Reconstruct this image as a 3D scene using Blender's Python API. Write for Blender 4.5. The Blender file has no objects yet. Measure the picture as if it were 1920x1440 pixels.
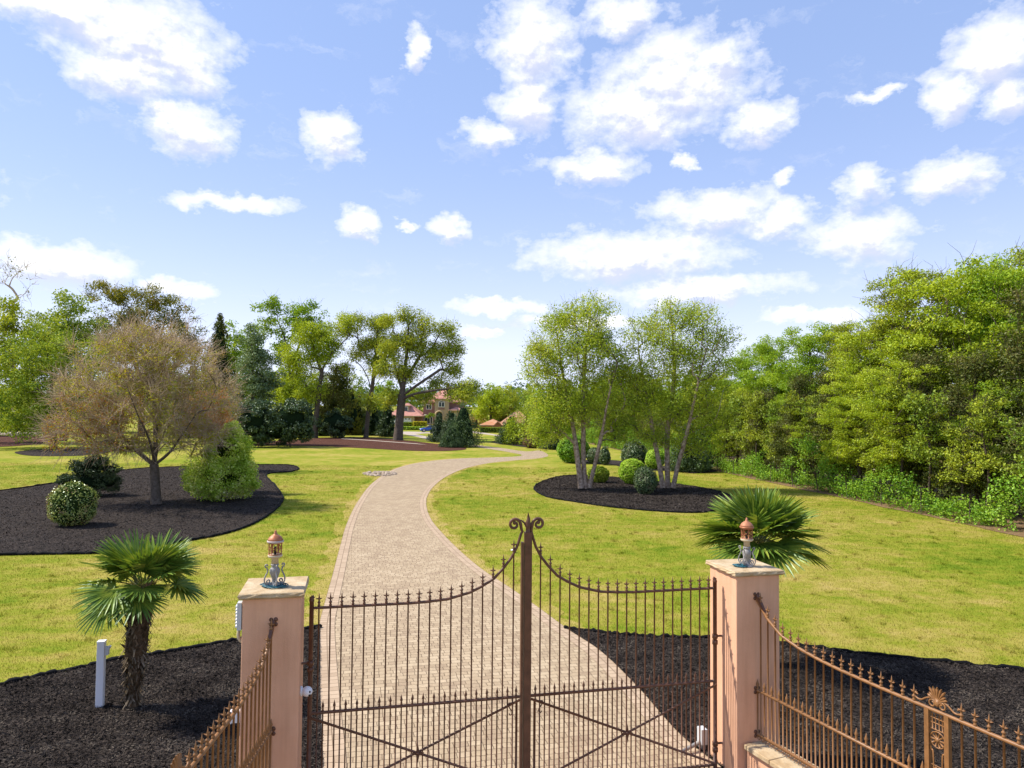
import bpy, bmesh, math, random
import numpy as np
from mathutils import Vector, Matrix

R = math.radians
sc = bpy.context.scene
COL = sc.collection
rng = np.random.default_rng(11)
random.seed(5)

# ------------------------------------------------------------------ camera
H, F = 4.57, 1333.0
cam_d = bpy.data.cameras.new('camera')
cam = bpy.data.objects.new('camera', cam_d)
COL.objects.link(cam)
cam_d.sensor_width = 36.0
cam_d.lens = 36.0 * F / 1920.0
cam_d.clip_end = 6000.0
cam_d.clip_start = 0.1
CM = Matrix.Rotation(R(92.15), 3, 'X') @ Matrix.Rotation(R(0.5), 3, 'Z')
cam.matrix_world = Matrix.Translation((0, 0, H)) @ CM.to_4x4()
sc.camera = cam

def ray(px, py):
    return CM @ Vector(((px - 960) / F, (720 - py) / F, -1.0))
def G(px, py, z=0.0):
    d = ray(px, py); t = (z - H) / d.z
    return Vector((d.x * t, d.y * t, z))
def W(px, py, Y):
    d = ray(px, py); t = Y / d.y
    return Vector((d.x * t, Y, H + d.z * t))
def sstep(a, b, x):
    t = min(1.0, max(0.0, (x - a) / (b - a))); return t * t * (3 - 2 * t)
def gz(x, y):
    return 1.0 * sstep(152, 172, y) + 7.0 * sstep(260, 700, y)

# ------------------------------------------------------------------ nodes
class NT:
    def __init__(s, tree):
        s.t = tree; s.n = tree.nodes; s.l = tree.links
    def new(s, kind, **kw):
        n = s.n.new(kind)
        for k, v in kw.items():
            if k == 'inp':
                for i, x in v.items(): s.put(n.inputs[i], x)
            else: setattr(n, k, v)
        return n
    def put(s, sock, x):
        if hasattr(x, 'is_output') or isinstance(x, bpy.types.NodeSocket): s.l.new(x, sock)
        else: sock.default_value = x
    def math(s, op, a, b=None, c=None, clamp=False):
        n = s.n.new('ShaderNodeMath'); n.operation = op; n.use_clamp = clamp
        s.put(n.inputs[0], a)
        if b is not None: s.put(n.inputs[1], b)
        if c is not None: s.put(n.inputs[2], c)
        return n.outputs[0]
    def vmath(s, op, a, b=None, c=None, out=0):
        n = s.n.new('ShaderNodeVectorMath'); n.operation = op
        s.put(n.inputs[0], a)
        if b is not None: s.put(n.inputs[1], b)
        if c is not None: s.put(n.inputs[2], c)
        return n.outputs[out]
    def noise(s, vec, scale, detail=3.0, rough=0.55, out='Fac', dist=0.0):
        n = s.n.new('ShaderNodeTexNoise')
        if vec is not None: s.l.new(vec, n.inputs['Vector'])
        n.inputs['Scale'].default_value = scale; n.inputs['Detail'].default_value = detail
        n.inputs['Roughness'].default_value = rough; n.inputs['Distortion'].default_value = dist
        return n.outputs[out]
    def ramp(s, fac, stops, interp='LINEAR'):
        n = s.n.new('ShaderNodeValToRGB'); cr = n.color_ramp; cr.interpolation = interp
        while len(cr.elements) < len(stops): cr.elements.new(0.5)
        for e, (p, c) in zip(cr.elements, stops):
            e.position = p; e.color = (*c, 1.0) if len(c) == 3 else c
        s.put(n.inputs[0], fac); return n.outputs[0]
    def mix(s, fac, a, b, blend='MIX'):
        n = s.n.new('ShaderNodeMix'); n.data_type = 'RGBA'; n.blend_type = blend
        s.put(n.inputs[0], fac)
        for i, x in ((6, a), (7, b)):
            if isinstance(x, tuple) and len(x) == 3: x = (*x, 1.0)
            s.put(n.inputs[i], x)
        return n.outputs[2]
    def mapr(s, v, a, b, c=0.0, d=1.0):
        n = s.n.new('ShaderNodeMapRange'); n.clamp = True
        s.put(n.inputs[0], v)
        for i, x in ((1, a), (2, b), (3, c), (4, d)): n.inputs[i].default_value = x
        return n.outputs[0]

def new_mat(name):
    m = bpy.data.materials.new(name); m.use_nodes = True
    m.node_tree.nodes.clear()
    t = NT(m.node_tree)
    out = t.new('ShaderNodeOutputMaterial')
    return m, t, out

def pbr(name, color, rough=0.6, metal=0.0, bump=None, var=0.0, vscale=6.0, color2=None, spec=0.4):
    m, t, out = new_mat(name)
    p = t.new('ShaderNodeBsdfPrincipled')
    tc = t.new('ShaderNodeTexCoord').outputs['Object']
    if color2 is not None or var:
        f = t.noise(tc, vscale, 5, 0.6)
        c2 = color2 if color2 is not None else tuple(min(1, x * (1 + var)) for x in color)
        c1 = color if color2 is not None else tuple(x * (1 - var) for x in color)
        t.l.new(t.ramp(f, [(0.3, c1), (0.7, c2)]), p.inputs['Base Color'])
    else:
        p.inputs['Base Color'].default_value = (*color, 1)
    p.inputs['Roughness'].default_value = rough; p.inputs['Metallic'].default_value = metal
    p.inputs['Specular IOR Level'].default_value = spec
    if bump:
        b = t.new('ShaderNodeBump'); b.inputs['Strength'].default_value = bump[1]; b.inputs['Distance'].default_value = bump[2]
        t.l.new(t.noise(tc, bump[0], 6, 0.65), b.inputs['Height']); t.l.new(b.outputs[0], p.inputs['Normal'])
    t.l.new(p.outputs[0], out.inputs[0])
    return m

LG = 1.95
def leaf_mat(name, cols, trans=0.35, nscale=0.6, gloss=0.02, rough=0.45, gain=None):
    """cols: list of 3 or 4 leaf colours, picked leaf by leaf and in drifting patches."""
    m, t, out = new_mat(name)
    tc = t.new('ShaderNodeTexCoord').outputs['Object']
    g = t.new('ShaderNodeNewGeometry').outputs['Random Per Island']
    f = t.math('ADD', t.math('MULTIPLY', g, 0.55), t.math('MULTIPLY', t.mapr(t.noise(tc, nscale, 2, 0.5), 0.32, 0.68), 0.5))
    gn = LG if gain is None else gain
    cols = [tuple(min(0.75, x * gn) for x in q) for q in cols]; k = len(cols)
    c = t.ramp(f, [(0.08 + 0.84 * i / (k - 1), cols[i]) for i in range(k)])
    d = t.new('ShaderNodeBsdfDiffuse', inp={0: c})
    tr = t.new('ShaderNodeBsdfTranslucent', inp={0: t.mix(1.0, c, (1.25, 1.12, 0.55), 'MULTIPLY')})
    gl = t.new('ShaderNodeBsdfGlossy', inp={0: (0.8, 0.9, 0.8, 1)}); gl.inputs['Roughness'].default_value = rough
    m1 = t.new('ShaderNodeMixShader', inp={0: trans, 1: d.outputs[0], 2: tr.outputs[0]})
    m2 = t.new('ShaderNodeMixShader', inp={0: gloss, 1: m1.outputs[0], 2: gl.outputs[0]})
    t.l.new(m2.outputs[0], out.inputs[0])
    return m

# ------------------------------------------------------------------ mesh builder
def rotz(a):
    c, s = math.cos(a), math.sin(a); return np.array([[c, -s, 0], [s, c, 0], [0, 0, 1.0]])

class MB:
    def __init__(s): s.v = []; s.f = []; s.n = 0
    def add(s, verts, faces, mi=0, sm=False):
        verts = np.asarray(verts, float).reshape(-1, 3)
        faces = np.asarray(faces, int)
        s.v.append(verts); s.f.append((faces + s.n, mi, sm)); s.n += len(verts); return s
    def quads(s, V, mi=0):        # V: n x 4 x 3 separate quads
        n = len(V)
        return s.add(V.reshape(-1, 3), np.arange(n * 4).reshape(n, 4), mi)
    def box(s, c, d, rot=None, mi=0, taper=1.0):
        x, y, z = d[0] / 2, d[1] / 2, d[2] / 2
        v = np.array([(-x, -y, -z), (x, -y, -z), (x, y, -z), (-x, y, -z), (-x * taper, -y * taper, z), (x * taper, -y * taper, z), (x * taper, y * taper, z), (-x * taper, y * taper, z)])
        if rot is not None: v = v @ np.asarray(rot).T
        return s.add(v + np.asarray(c, float), [(0, 3, 2, 1), (4, 5, 6, 7), (0, 1, 5, 4), (1, 2, 6, 5), (2, 3, 7, 6), (3, 0, 4, 7)], mi)
    def tube(s, path, rad, k=6, mi=0, cap=True, sm=True, phase=0.0):
        P = np.asarray(path, float); n = len(P)
        r = np.broadcast_to(np.asarray(rad, float), (n,))
        T = np.gradient(P, axis=0); T /= np.linalg.norm(T, axis=1)[:, None] + 1e-9
        mt = np.abs(T).mean(0); ref = np.eye(3)[int(np.argmin(mt))]
        A = np.cross(T, ref); A /= np.linalg.norm(A, axis=1)[:, None] + 1e-9
        B = np.cross(T, A)
        a = np.arange(k) * 2 * math.pi / k + phase
        V = P[:, None] + r[:, None, None] * (np.cos(a)[None, :, None] * A[:, None] + np.sin(a)[None, :, None] * B[:, None])
        i = np.arange(n - 1)[:, None] * k; j = np.arange(k)[None]; j2 = (j + 1) % k
        Fc = np.stack([i + j, i + j2, i + k + j2, i + k + j], -1).reshape(-1, 4)
        base = s.n
        s.add(V.reshape(-1, 3), Fc, mi, sm)
        if cap:
            s.f.append((np.arange(k)[None] + base, mi, False))
            s.f.append((np.arange(k)[::-1][None] + base + (n - 1) * k, mi, False))
        return s
    def lathe(s, prof, c=(0, 0, 0), k=16, mi=0, sm=True, rot=None, phase=0.0):
        a = np.arange(k) * 2 * math.pi / k + phase
        V = np.array([[(r * math.cos(t), r * math.sin(t), z) for t in a] for r, z in prof]).reshape(-1, 3)
        if rot is not None: V = V @ np.asarray(rot).T
        n = len(prof)
        i = np.arange(n - 1)[:, None] * k; j = np.arange(k)[None]; j2 = (j + 1) % k
        Fc = np.stack([i + j, i + j2, i + k + j2, i + k + j], -1).reshape(-1, 4)
        base = s.n
        s.add(V + np.asarray(c, float), Fc, mi, sm)
        s.f.append((np.arange(k)[::-1][None] + base, mi, False))
        s.f.append((np.arange(k)[None] + base + (n - 1) * k, mi, False))
        return s
    def prism(s, pts, off, mi=0):      # flat outline pts (n x 3) pushed along vector off
        P = np.asarray(pts, float); n = len(P); off = np.asarray(off, float)
        base = s.n
        j = np.arange(n); j2 = (j + 1) % n
        s.add(np.vstack([P, P + off]), np.stack([j, j2, j2 + n, j + n], -1), mi)
        s.f.append((np.arange(n)[::-1][None] + base, mi, False)); s.f.append((np.arange(n)[None] + base + n, mi, False))
        return s
    def ellipsoid(s, c, r, k=16, m=10, mi=0, jit=0.0, sm=True):
        th = np.linspace(0.02, math.pi - 0.02, m); ph = np.arange(k) * 2 * math.pi / k
        V = np.stack([np.sin(th)[:, None] * np.cos(ph)[None], np.sin(th)[:, None] * np.sin(ph)[None], np.cos(th)[:, None] * np.ones(k)[None]], -1)
        if jit: V = V * (1 + jit * (rng.random((m, k, 1)) - 0.5))
        V = V * np.asarray(r, float) + np.asarray(c, float)
        i = np.arange(m - 1)[:, None] * k; j = np.arange(k)[None]; j2 = (j + 1) % k
        Fc = np.stack([i + j, i + k + j, i + k + j2, i + j2], -1).reshape(-1, 4)
        return s.add(V.reshape(-1, 3), Fc, mi, sm)
    def mesh(s, name, mats):
        me = bpy.data.meshes.new(name)
        V = np.vstack(s.v) if s.v else np.zeros((0, 3))
        me.vertices.add(len(V)); me.vertices.foreach_set('co', V.astype(np.float32).ravel())
        loops = np.concatenate([f.ravel() for f, _, _ in s.f]) if s.f else np.zeros(0, int)
        tot = np.concatenate([np.full(len(f), f.shape[1]) for f, _, _ in s.f])
        mi = np.concatenate([np.full(len(f), m) for f, m, _ in s.f])
        sm = np.concatenate([np.full(len(f), q, bool) for f, _, q in s.f])
        me.loops.add(len(loops)); me.loops.foreach_set('vertex_index', loops.astype(np.int32))
        me.polygons.add(len(tot))
        st = np.concatenate([[0], np.cumsum(tot)[:-1]])
        me.polygons.foreach_set('loop_start', st.astype(np.int32)); me.polygons.foreach_set('loop_total', tot.astype(np.int32))
        me.polygons.foreach_set('material_index', mi.astype(np.int32)); me.polygons.foreach_set('use_smooth', sm)
        for m in (mats if isinstance(mats, (list, tuple)) else [mats]): me.materials.append(m)
        me.update(calc_edges=True); me.validate(); return me
    def build(s, name, mats, parent=None, loc=None):
        return link(name, s.mesh(name, mats), parent, loc)

def link(name, data, parent=None, loc=None, rz=None):
    o = bpy.data.objects.new(name, data); COL.objects.link(o)
    if loc is not None: o.location = loc
    if rz is not None: o.rotation_euler = (0, 0, rz)
    if parent is not None: o.parent = parent
    return o
def tag(o, label, cat, group=None, kind='thing'):
    if label: o['label'] = label
    if cat: o['category'] = cat
    if group: o['group'] = group
    o['kind'] = kind; return o
def thing(name, label, cat, loc=(0, 0, 0), rz=0.0, group=None):
    return tag(link(name, None, None, loc, rz), label, cat, group)
def structure(o): o['kind'] = 'structure'; return o
def stuff(o): o['kind'] = 'stuff'; return o
def dup(o, label, loc, rz=0.0, scale=1.0, group=None):
    c = o.copy(); COL.objects.link(c); c.location = loc; c.rotation_euler = (0, 0, rz)
    c.scale = (scale, scale, scale) if not isinstance(scale, tuple) else scale
    if label: c['label'] = label
    if group: c['group'] = group
    for ch in o.children:
        d = ch.copy(); COL.objects.link(d); d.parent = c
        for g in ch.children:
            e = g.copy(); COL.objects.link(e); e.parent = d
    return c

def smooth(pts, per=8, closed=False):
    P = [np.asarray(p, float) for p in pts]; n = len(P); out = []
    rngi = range(n if closed else n - 1)
    for i in rngi:
        if closed: a, b, c, d = P[i - 1], P[i], P[(i + 1) % n], P[(i + 2) % n]
        else: a, b, c, d = P[max(0, i - 1)], P[i], P[i + 1], P[min(n - 1, i + 2)]
        for k in range(per):
            t = k / per
            out.append(0.5 * (2 * b + (c - a) * t + (2 * a - 5 * b + 4 * c - d) * t * t + (3 * b - a - 3 * c + d) * t ** 3))
    if not closed: out.append(P[-1])
    return np.array(out)
def inside(poly, X, Y):
    poly = np.asarray(poly)[:, :2]; r = np.zeros(len(X), bool); n = len(poly)
    for i in range(n):
        x0, y0 = poly[i]; x1, y1 = poly[(i + 1) % n]
        c = (y0 > Y) != (y1 > Y)
        r ^= c & (X < (x1 - x0) * (Y - y0) / (y1 - y0 + 1e-12) + x0)
    return r
def poly_obj(name, poly, z, mat):
    bm = bmesh.new()
    vs = [bm.verts.new((p[0], p[1], z + gz(p[0], p[1]))) for p in poly]
    f = bm.faces.new(vs); bmesh.ops.recalc_face_normals(bm, faces=[f])
    if f.normal.z < 0: f.normal_flip()
    bmesh.ops.triangulate(bm, faces=[f])
    me = bpy.data.meshes.new(name); bm.to_mesh(me); bm.free(); me.materials.append(mat)
    return link(name, me)
# ------------------------------------------------------------------ light and sky
SUN_EL, SUN_AZ = 50.0, 7.0       # sun stands to the left, a little ahead of the camera
se, sa = R(SUN_EL), R(SUN_AZ)
sdir = Vector((-math.cos(sa) * math.cos(se), math.sin(sa) * math.cos(se), math.sin(se)))
sl = bpy.data.lights.new('sun', 'SUN'); sl.energy = 3.9; sl.angle = R(0.53); sl.color = (1.0, 0.95, 0.86)
so = link('sun', sl); so.rotation_euler = sdir.to_track_quat('Z', 'Y').to_euler()

CLOUDS = [(250,55,190,85),(335,115,90,75),(225,130,120,60),(120,15,130,45),(355,245,85,55),(315,222,50,35),(622,256,62,58),(778,100,30,44),
 (1000,85,100,110),(985,190,90,70),(1265,150,185,112),(1190,210,160,78),(925,252,72,34),(1425,228,78,46),(1165,30,85,46),(1350,100,70,36),(1112,310,122,38),
 (1340,388,150,46),(1465,412,85,34),(1180,478,245,56),(1310,543,215,34),(1478,332,32,20),(1620,345,52,38),(1780,335,70,42),(1620,443,110,54),
 (1780,180,58,52),(1885,95,95,75),(1895,170,50,60),(1640,178,48,15),(435,378,120,21),(680,415,56,32),(838,422,44,32),(768,426,26,15),
 (110,492,135,44),(40,474,70,30),(330,542,70,22),(930,578,110,18),(900,618,60,15),(1530,594,110,20),(1100,604,170,17),(1285,300,26,18),
 (-250,300,160,70),(-420,90,180,90),(2150,300,160,60),(2300,120,180,80),(500,-160,260,90),(1200,-260,260,90)]
world = bpy.data.worlds.new('World'); sc.world = world; world.use_nodes = True
world.node_tree.nodes.clear(); t = NT(world.node_tree)
wo = t.new('ShaderNodeOutputWorld'); bg = t.new('ShaderNodeBackground')
bg.inputs['Strength'].default_value = 0.108
sky = t.new('ShaderNodeTexSky'); sky.sky_type = 'NISHITA'; sky.sun_disc = False
sky.sun_elevation = se; sky.sun_rotation = math.atan2(sdir.x, sdir.y)
sky.air_density = 1.0; sky.dust_density = 1.0; sky.ozone_density = 1.0; sky.altitude = 200
dv = t.new('ShaderNodeTexCoord').outputs['Generated']
sx = t.new('ShaderNodeSeparateXYZ', inp={0: dv})
az = t.math('ARCTAN2', sx.outputs[0], sx.outputs[1]); el = t.math('ARCSINE', sx.outputs[2])
p0 = t.new('ShaderNodeCombineXYZ', inp={0: az, 1: el, 2: 0.0}).outputs[0]
pst = t.vmath('MULTIPLY', p0, (1.0, 1.5, 1.0))
w1 = t.vmath('SUBTRACT', t.noise(pst, 9.0, 2, 0.5, 'Color'), (0.5, 0.5, 0.5))
w2 = t.vmath('SUBTRACT', t.noise(pst, 30.0, 4, 0.6, 'Color'), (0.5, 0.5, 0.5))
p1 = t.vmath('MULTIPLY_ADD', w1, (0.055, 0.03, 0.0), p0)
w3 = t.vmath('SUBTRACT', t.noise(pst, 95.0, 3, 0.6, 'Color'), (0.5, 0.5, 0.5))
p1 = t.vmath('MULTIPLY_ADD', w2, (0.055, 0.035, 0.0), p1)
p1 = t.vmath('MULTIPLY_ADD', w3, (0.014, 0.010, 0.0), p1)
pu = t.vmath('ADD', p1, (-0.006, 0.020, 0.0))
dens = None; dup_ = None
for (cx, cy, rx, ry) in CLOUDS:
    d = ray(cx, cy).normalized(); ca, ce = math.atan2(d.x, d.y), math.asin(d.z)
    ia, ie = F / rx, F / ry
    q = t.vmath('MULTIPLY_ADD', p1, (ia, ie, 0.0), (-ca * ia, -ce * ie, 0.0))
    ln = t.vmath('LENGTH', q, out=1)
    qu = t.vmath('LENGTH', t.vmath('MULTIPLY_ADD', pu, (ia, ie, 0.0), (-ca * ia, -ce * ie, 0.0)), out=1)
    dup_ = qu if dup_ is None else t.math('SMOOTH_MIN', dup_, qu, 0.12)
    dens = ln if dens is None else t.math('SMOOTH_MIN', dens, ln, 0.12)
fb = t.noise(pst, 26.0, 6, 0.62)
field = t.math('ADD', t.math('SUBTRACT', 0.93, dens), t.math('MULTIPLY', t.math('SUBTRACT', fb, 0.5), 1.15))
cov = t.mapr(field, 0.0, 0.72); cov = t.math('POWER', cov, 0.8)
wisp = t.mapr(t.noise(t.vmath('MULTIPLY', p1, (1.0, 2.4, 1.0)), 8.0, 7, 0.68), 0.55, 0.82, 0.0, 0.4)
cov = t.math('MAXIMUM', cov, wisp)
# pale haze low in the sky (more scattering near the horizon) and the clouds
hz = t.math('POWER', t.math('SUBTRACT', 1.0, t.math('MAXIMUM', sx.outputs[2], 0.0)), 7.0)
skyc = t.mix(1.0, sky.outputs[0], (0.96, 1.0, 1.14), 'MULTIPLY')
skyc = t.mix(0.65, skyc, (2.1, 3.05, 5.4))
skyc = t.mix(t.math('MINIMUM', t.math('ADD', t.math('MULTIPLY', hz, 1.25), 0.03), 0.72), skyc, (6.0, 6.3, 7.6))
fb2 = t.noise(t.vmath('ADD', pst, (-0.004, 0.012, 0.0)), 26.0, 4, 0.6)
lit = t.math('ADD', t.math('MULTIPLY', t.math('SUBTRACT', dup_, dens), 0.9), t.math('MULTIPLY', t.math('SUBTRACT', fb, fb2), 1.6))
lit = t.math('ADD', lit, t.math('MULTIPLY', t.math('SUBTRACT', 1.0, cov), 0.35))
shade = t.mapr(lit, -0.20, 0.24)
cc = t.mix(shade, (4.3, 4.5, 5.5), (6.6, 6.6, 6.7))
skyc = t.mix(cov, skyc, cc)
t.l.new(skyc, bg.inputs[0]); t.l.new(bg.outputs[0], wo.inputs[0])
sc.view_settings.view_transform = 'Standard'; sc.view_settings.look = 'None'
sc.view_settings.exposure = 0.76; sc.view_settings.gamma = 1.0
sc.cycles.max_bounces = 8; sc.cycles.diffuse_bounces = 3; sc.cycles.transmission_bounces = 4; sc.cycles.transparent_max_bounces = 6
sc.cycles.use_denoising = True
sc.cycles.sample_clamp_indirect = 8.0

# ------------------------------------------------------------------ outlines on the ground, measured from the photograph
dl = [(606,1440),(600,1300),(600,1180),(608,1140),(620,1096),(627,1070),(640,1020),(652,980),(672,940),(700,905),(740,880),(790,867),(850,860.5),(920,858),(968,856),(978,853),(960,849),(937,845),(890,838),(850,832)]
dr = [(1350,1440),(1270,1375),(1195,1290),(1125,1222),(1062,1180),(1005,1138),(955,1103),(905,1070),(864,1036),(830,1002),(808,975),(799,950),(801,930),(815,910),(840,892),(875,877.5),(920,868),(980,862),(1012,859),(1028,854),(1012,845),(985,846.5),(940,840),(890,834),(850,828)]
DL = smooth([G(*p).xy for p in dl], 6); DR = smooth([G(*p).xy for p in dr], 6)
# square the bottom ends off well in front of the gate
DL = np.vstack([[(-2.45, -3.0), (-2.45, 6.5)], DL]); DR = np.vstack([[(3.3, -3.0), (3.0, 6.5)], DR])
DRIVE = np.vstack([DL, DR[::-1]])
far_drive = [G(850,832).xy, G(809,825.5).xy, G(780,819).xy, G(759,814.5).xy, G(735,812.5).xy, G(735,809.5).xy, G(765,809.3).xy, G(800,810).xy, G(850,811.5).xy, G(850,814).xy, G(800,812.6).xy, G(778,813.6).xy, G(800,818.5).xy, G(850,828).xy]
bed_left_far = smooth([G(*p).xy for p in [(-120,930),(0,921),(100,907),(180,892),(250,880),(330,876),(420,874),(500,872),(545,873),(560,879),(545,885),(500,890),(515,910),(529,930),(527,945),(505,965),(470,985),(420,1002),(340,1017),(250,1030),(190,1038),(100,1040),(0,1042),(-120,1046)]], 5, True)
bed_birch = smooth([G(*p).xy for p in [(1002,918),(1012,906),(1040,896),(1075,892),(1130,894),(1190,900),(1260,907),(1330,918),(1370,930),(1375,945),(1350,957),(1300,962),(1230,959),(1150,952),(1080,942),(1025,932)]], 5, True)
bed_topiary = smooth([G(*p).xy for p in [(1060,866),(1100,868),(1150,872),(1180,880),(1260,884),(1300,888),(1345,884),(1310,877),(1220,873),(1180,866),(1120,862)]], 4, True)
bed_oaks = smooth([G(*p).xy for p in [(440,836),(480,830),(560,824),(640,820),(720,822),(780,828),(860,838),(872,843),(830,846),(760,845),(690,841),(600,837),(520,836)]], 4, True)
bed_island = smooth([G(*p).xy for p in [(27,849),(50,845),(100,842),(160,842),(200,846),(190,851),(140,855),(60,855)]], 4, True)
bed_far_left = smooth([G(*p).xy for p in [(-150,818),(0,817),(95,817),(110,828),(60,834),(0,838),(-150,842)]], 4, True)
bed_far_right = smooth([G(*p).xy for p in [(921,829),(935,826.5),(960,828),(1000,830),(1040,832),(1075,838),(1060,845),(1030,843),(980,838),(940,833)]], 4, True)
near_l_edge = [G(*p).xy for p in [(600,1178),(530,1188),(460,1200),(340,1222),(210,1242),(100,1266),(0,1287),(-150,1325)]]
NEAR_L = np.vstack([smooth(near_l_edge, 4), [(-12.5, 8.6), (-12.5, 1.0), (-3.4, 1.0), (-2.46, 6.0)], DL[2:9]])
near_r_edge = [G(*p).xy for p in [(1058,1179),(1110,1186),(1163,1192),(1250,1197),(1330,1199),(1465,1209),(1600,1226),(1760,1243),(1920,1259),(2060,1272)]]
k_r = [i for i in range(len(DR)) if DR[i][1] <= G(1062, 1180).y + 0.05 and DR[i][1] >= 6.4]
NEAR_R = np.vstack([DR[k_r][::-1], [(4.4, 1.0), (13.5, 1.0), (13.5, 10.0)], smooth(near_r_edge, 4)[::-1]])
BEDS = [bed_left_far, bed_birch, bed_topiary, bed_oaks, bed_island, bed_far_left, bed_far_right, NEAR_L, NEAR_R]

# ------------------------------------------------------------------ ground materials
def lawn_nodes(t, out, blade=False, dry=0.0):
    g = t.new('ShaderNodeNewGeometry'); pos = g.outputs['Position']
    a = t.noise(pos, 0.16, 4, 0.6); b = t.noise(pos, 1.1, 4, 0.65); c = t.noise(pos, 9.0, 3, 0.6)
    st = t.vmath('MULTIPLY', pos, (0.9, 5.0, 1.0)); d = t.noise(st, 0.7, 3, 0.6)
    f = t.math('ADD', t.math('MULTIPLY', a, 0.85), t.math('MULTIPLY', b, 0.75))
    f = t.math('ADD', f, t.math('MULTIPLY', c, 0.22)); f = t.math('ADD', f, t.math('MULTIPLY', d, 0.3))
    col = t.ramp(t.math('ADD', t.mapr(f, 0.74, 1.34), dry, clamp=True), [(0.0, (0.090, 0.150, 0.009)), (0.25, (0.155, 0.210, 0.014)), (0.48, (0.240, 0.250, 0.026)), (0.75, (0.34, 0.285, 0.060)), (1.0, (0.42, 0.315, 0.105))])
    if blade:
        col = t.mix(1.0, col, t.ramp(g.outputs['Random Per Island'], [(0, (0.55, 0.62, 0.5)), (0.5, (1, 1, 1)), (1, (1.5, 1.35, 1.3))]), 'MULTIPLY')
        df = t.new('ShaderNodeBsdfDiffuse', inp={0: col}); tr = t.new('ShaderNodeBsdfTranslucent', inp={0: col})
        mx = t.new('ShaderNodeMixShader', inp={0: 0.4, 1: df.outputs[0], 2: tr.outputs[0]})
        t.l.new(mx.outputs[0], out.inputs[0])
    else:
        n = t.noise(pos, 45.0, 4, 0.7)
        col = t.mix(1.0, col, t.ramp(n, [(0.25, (0.6, 0.65, 0.55)), (0.5, (1, 1, 1)), (0.75, (1.35, 1.25, 1.2))]), 'MULTIPLY')
        p = t.new('ShaderNodeBsdfPrincipled', inp={'Base Color': col, 'Roughness': 0.95, 'Specular IOR Level': 0.05})
        bp = t.new('ShaderNodeBump', inp={'Strength': 0.6, 'Distance': 0.04, 'Height': t.noise(pos, 30.0, 5, 0.75)})
        t.l.new(bp.outputs[0], p.inputs['Normal']); t.l.new(p.outputs[0], out.inputs[0])
M_lawn, t, out = new_mat('lawn'); lawn_nodes(t, out)
M_verge, t, out = new_mat('dry_verge'); lawn_nodes(t, out, False, 0.30)
M_blade, t, out = new_mat('grass_blade'); lawn_nodes(t, out, True)

def mulch(name, c1, c2, c3):
    m, t, out = new_mat(name)
    pos = t.new('ShaderNodeNewGeometry').outputs['Position']
    v = t.new('ShaderNodeTexVoronoi'); v.inputs['Scale'].default_value = 26.0
    t.l.new(t.vmath('MULTIPLY_ADD', t.noise(pos, 12, 2, 0.5, 'Color'), (0.12, 0.12, 0.0), pos), v.inputs['Vector'])
    r = t.new('ShaderNodeSeparateColor', inp={0: v.outputs['Color']}).outputs[0]
    f = t.math('ADD', t.math('MULTIPLY', r, 0.6), t.math('MULTIPLY', t.noise(pos, 1.3, 4, 0.6), 0.5))
    col = t.ramp(f, [(0.2, c1), (0.55, c2), (0.92, c3)])
    p = t.new('ShaderNodeBsdfPrincipled', inp={'Base Color': col, 'Roughness': 0.95, 'Specular IOR Level': 0.1})
    bp = t.new('ShaderNodeBump', inp={'Strength': 1.0, 'Distance': 0.05, 'Height': t.math('ADD', t.math('MULTIPLY', v.outputs['Distance'], -0.6), t.noise(pos, 40, 4, 0.7))})
    t.l.new(bp.outputs[0], p.inputs['Normal']); t.l.new(p.outputs[0], out.inputs[0]); return m
M_mulch = mulch('dark_mulch', (0.012, 0.010, 0.009), (0.036, 0.028, 0.024), (0.095, 0.072, 0.058))
M_mulch_red = mulch('red_mulch', (0.035, 0.014, 0.009), (0.095, 0.038, 0.025), (0.17, 0.078, 0.052))
M_edging = pbr('edging_plastic', (0.008, 0.008, 0.009), 0.9, spec=0.1)

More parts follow.
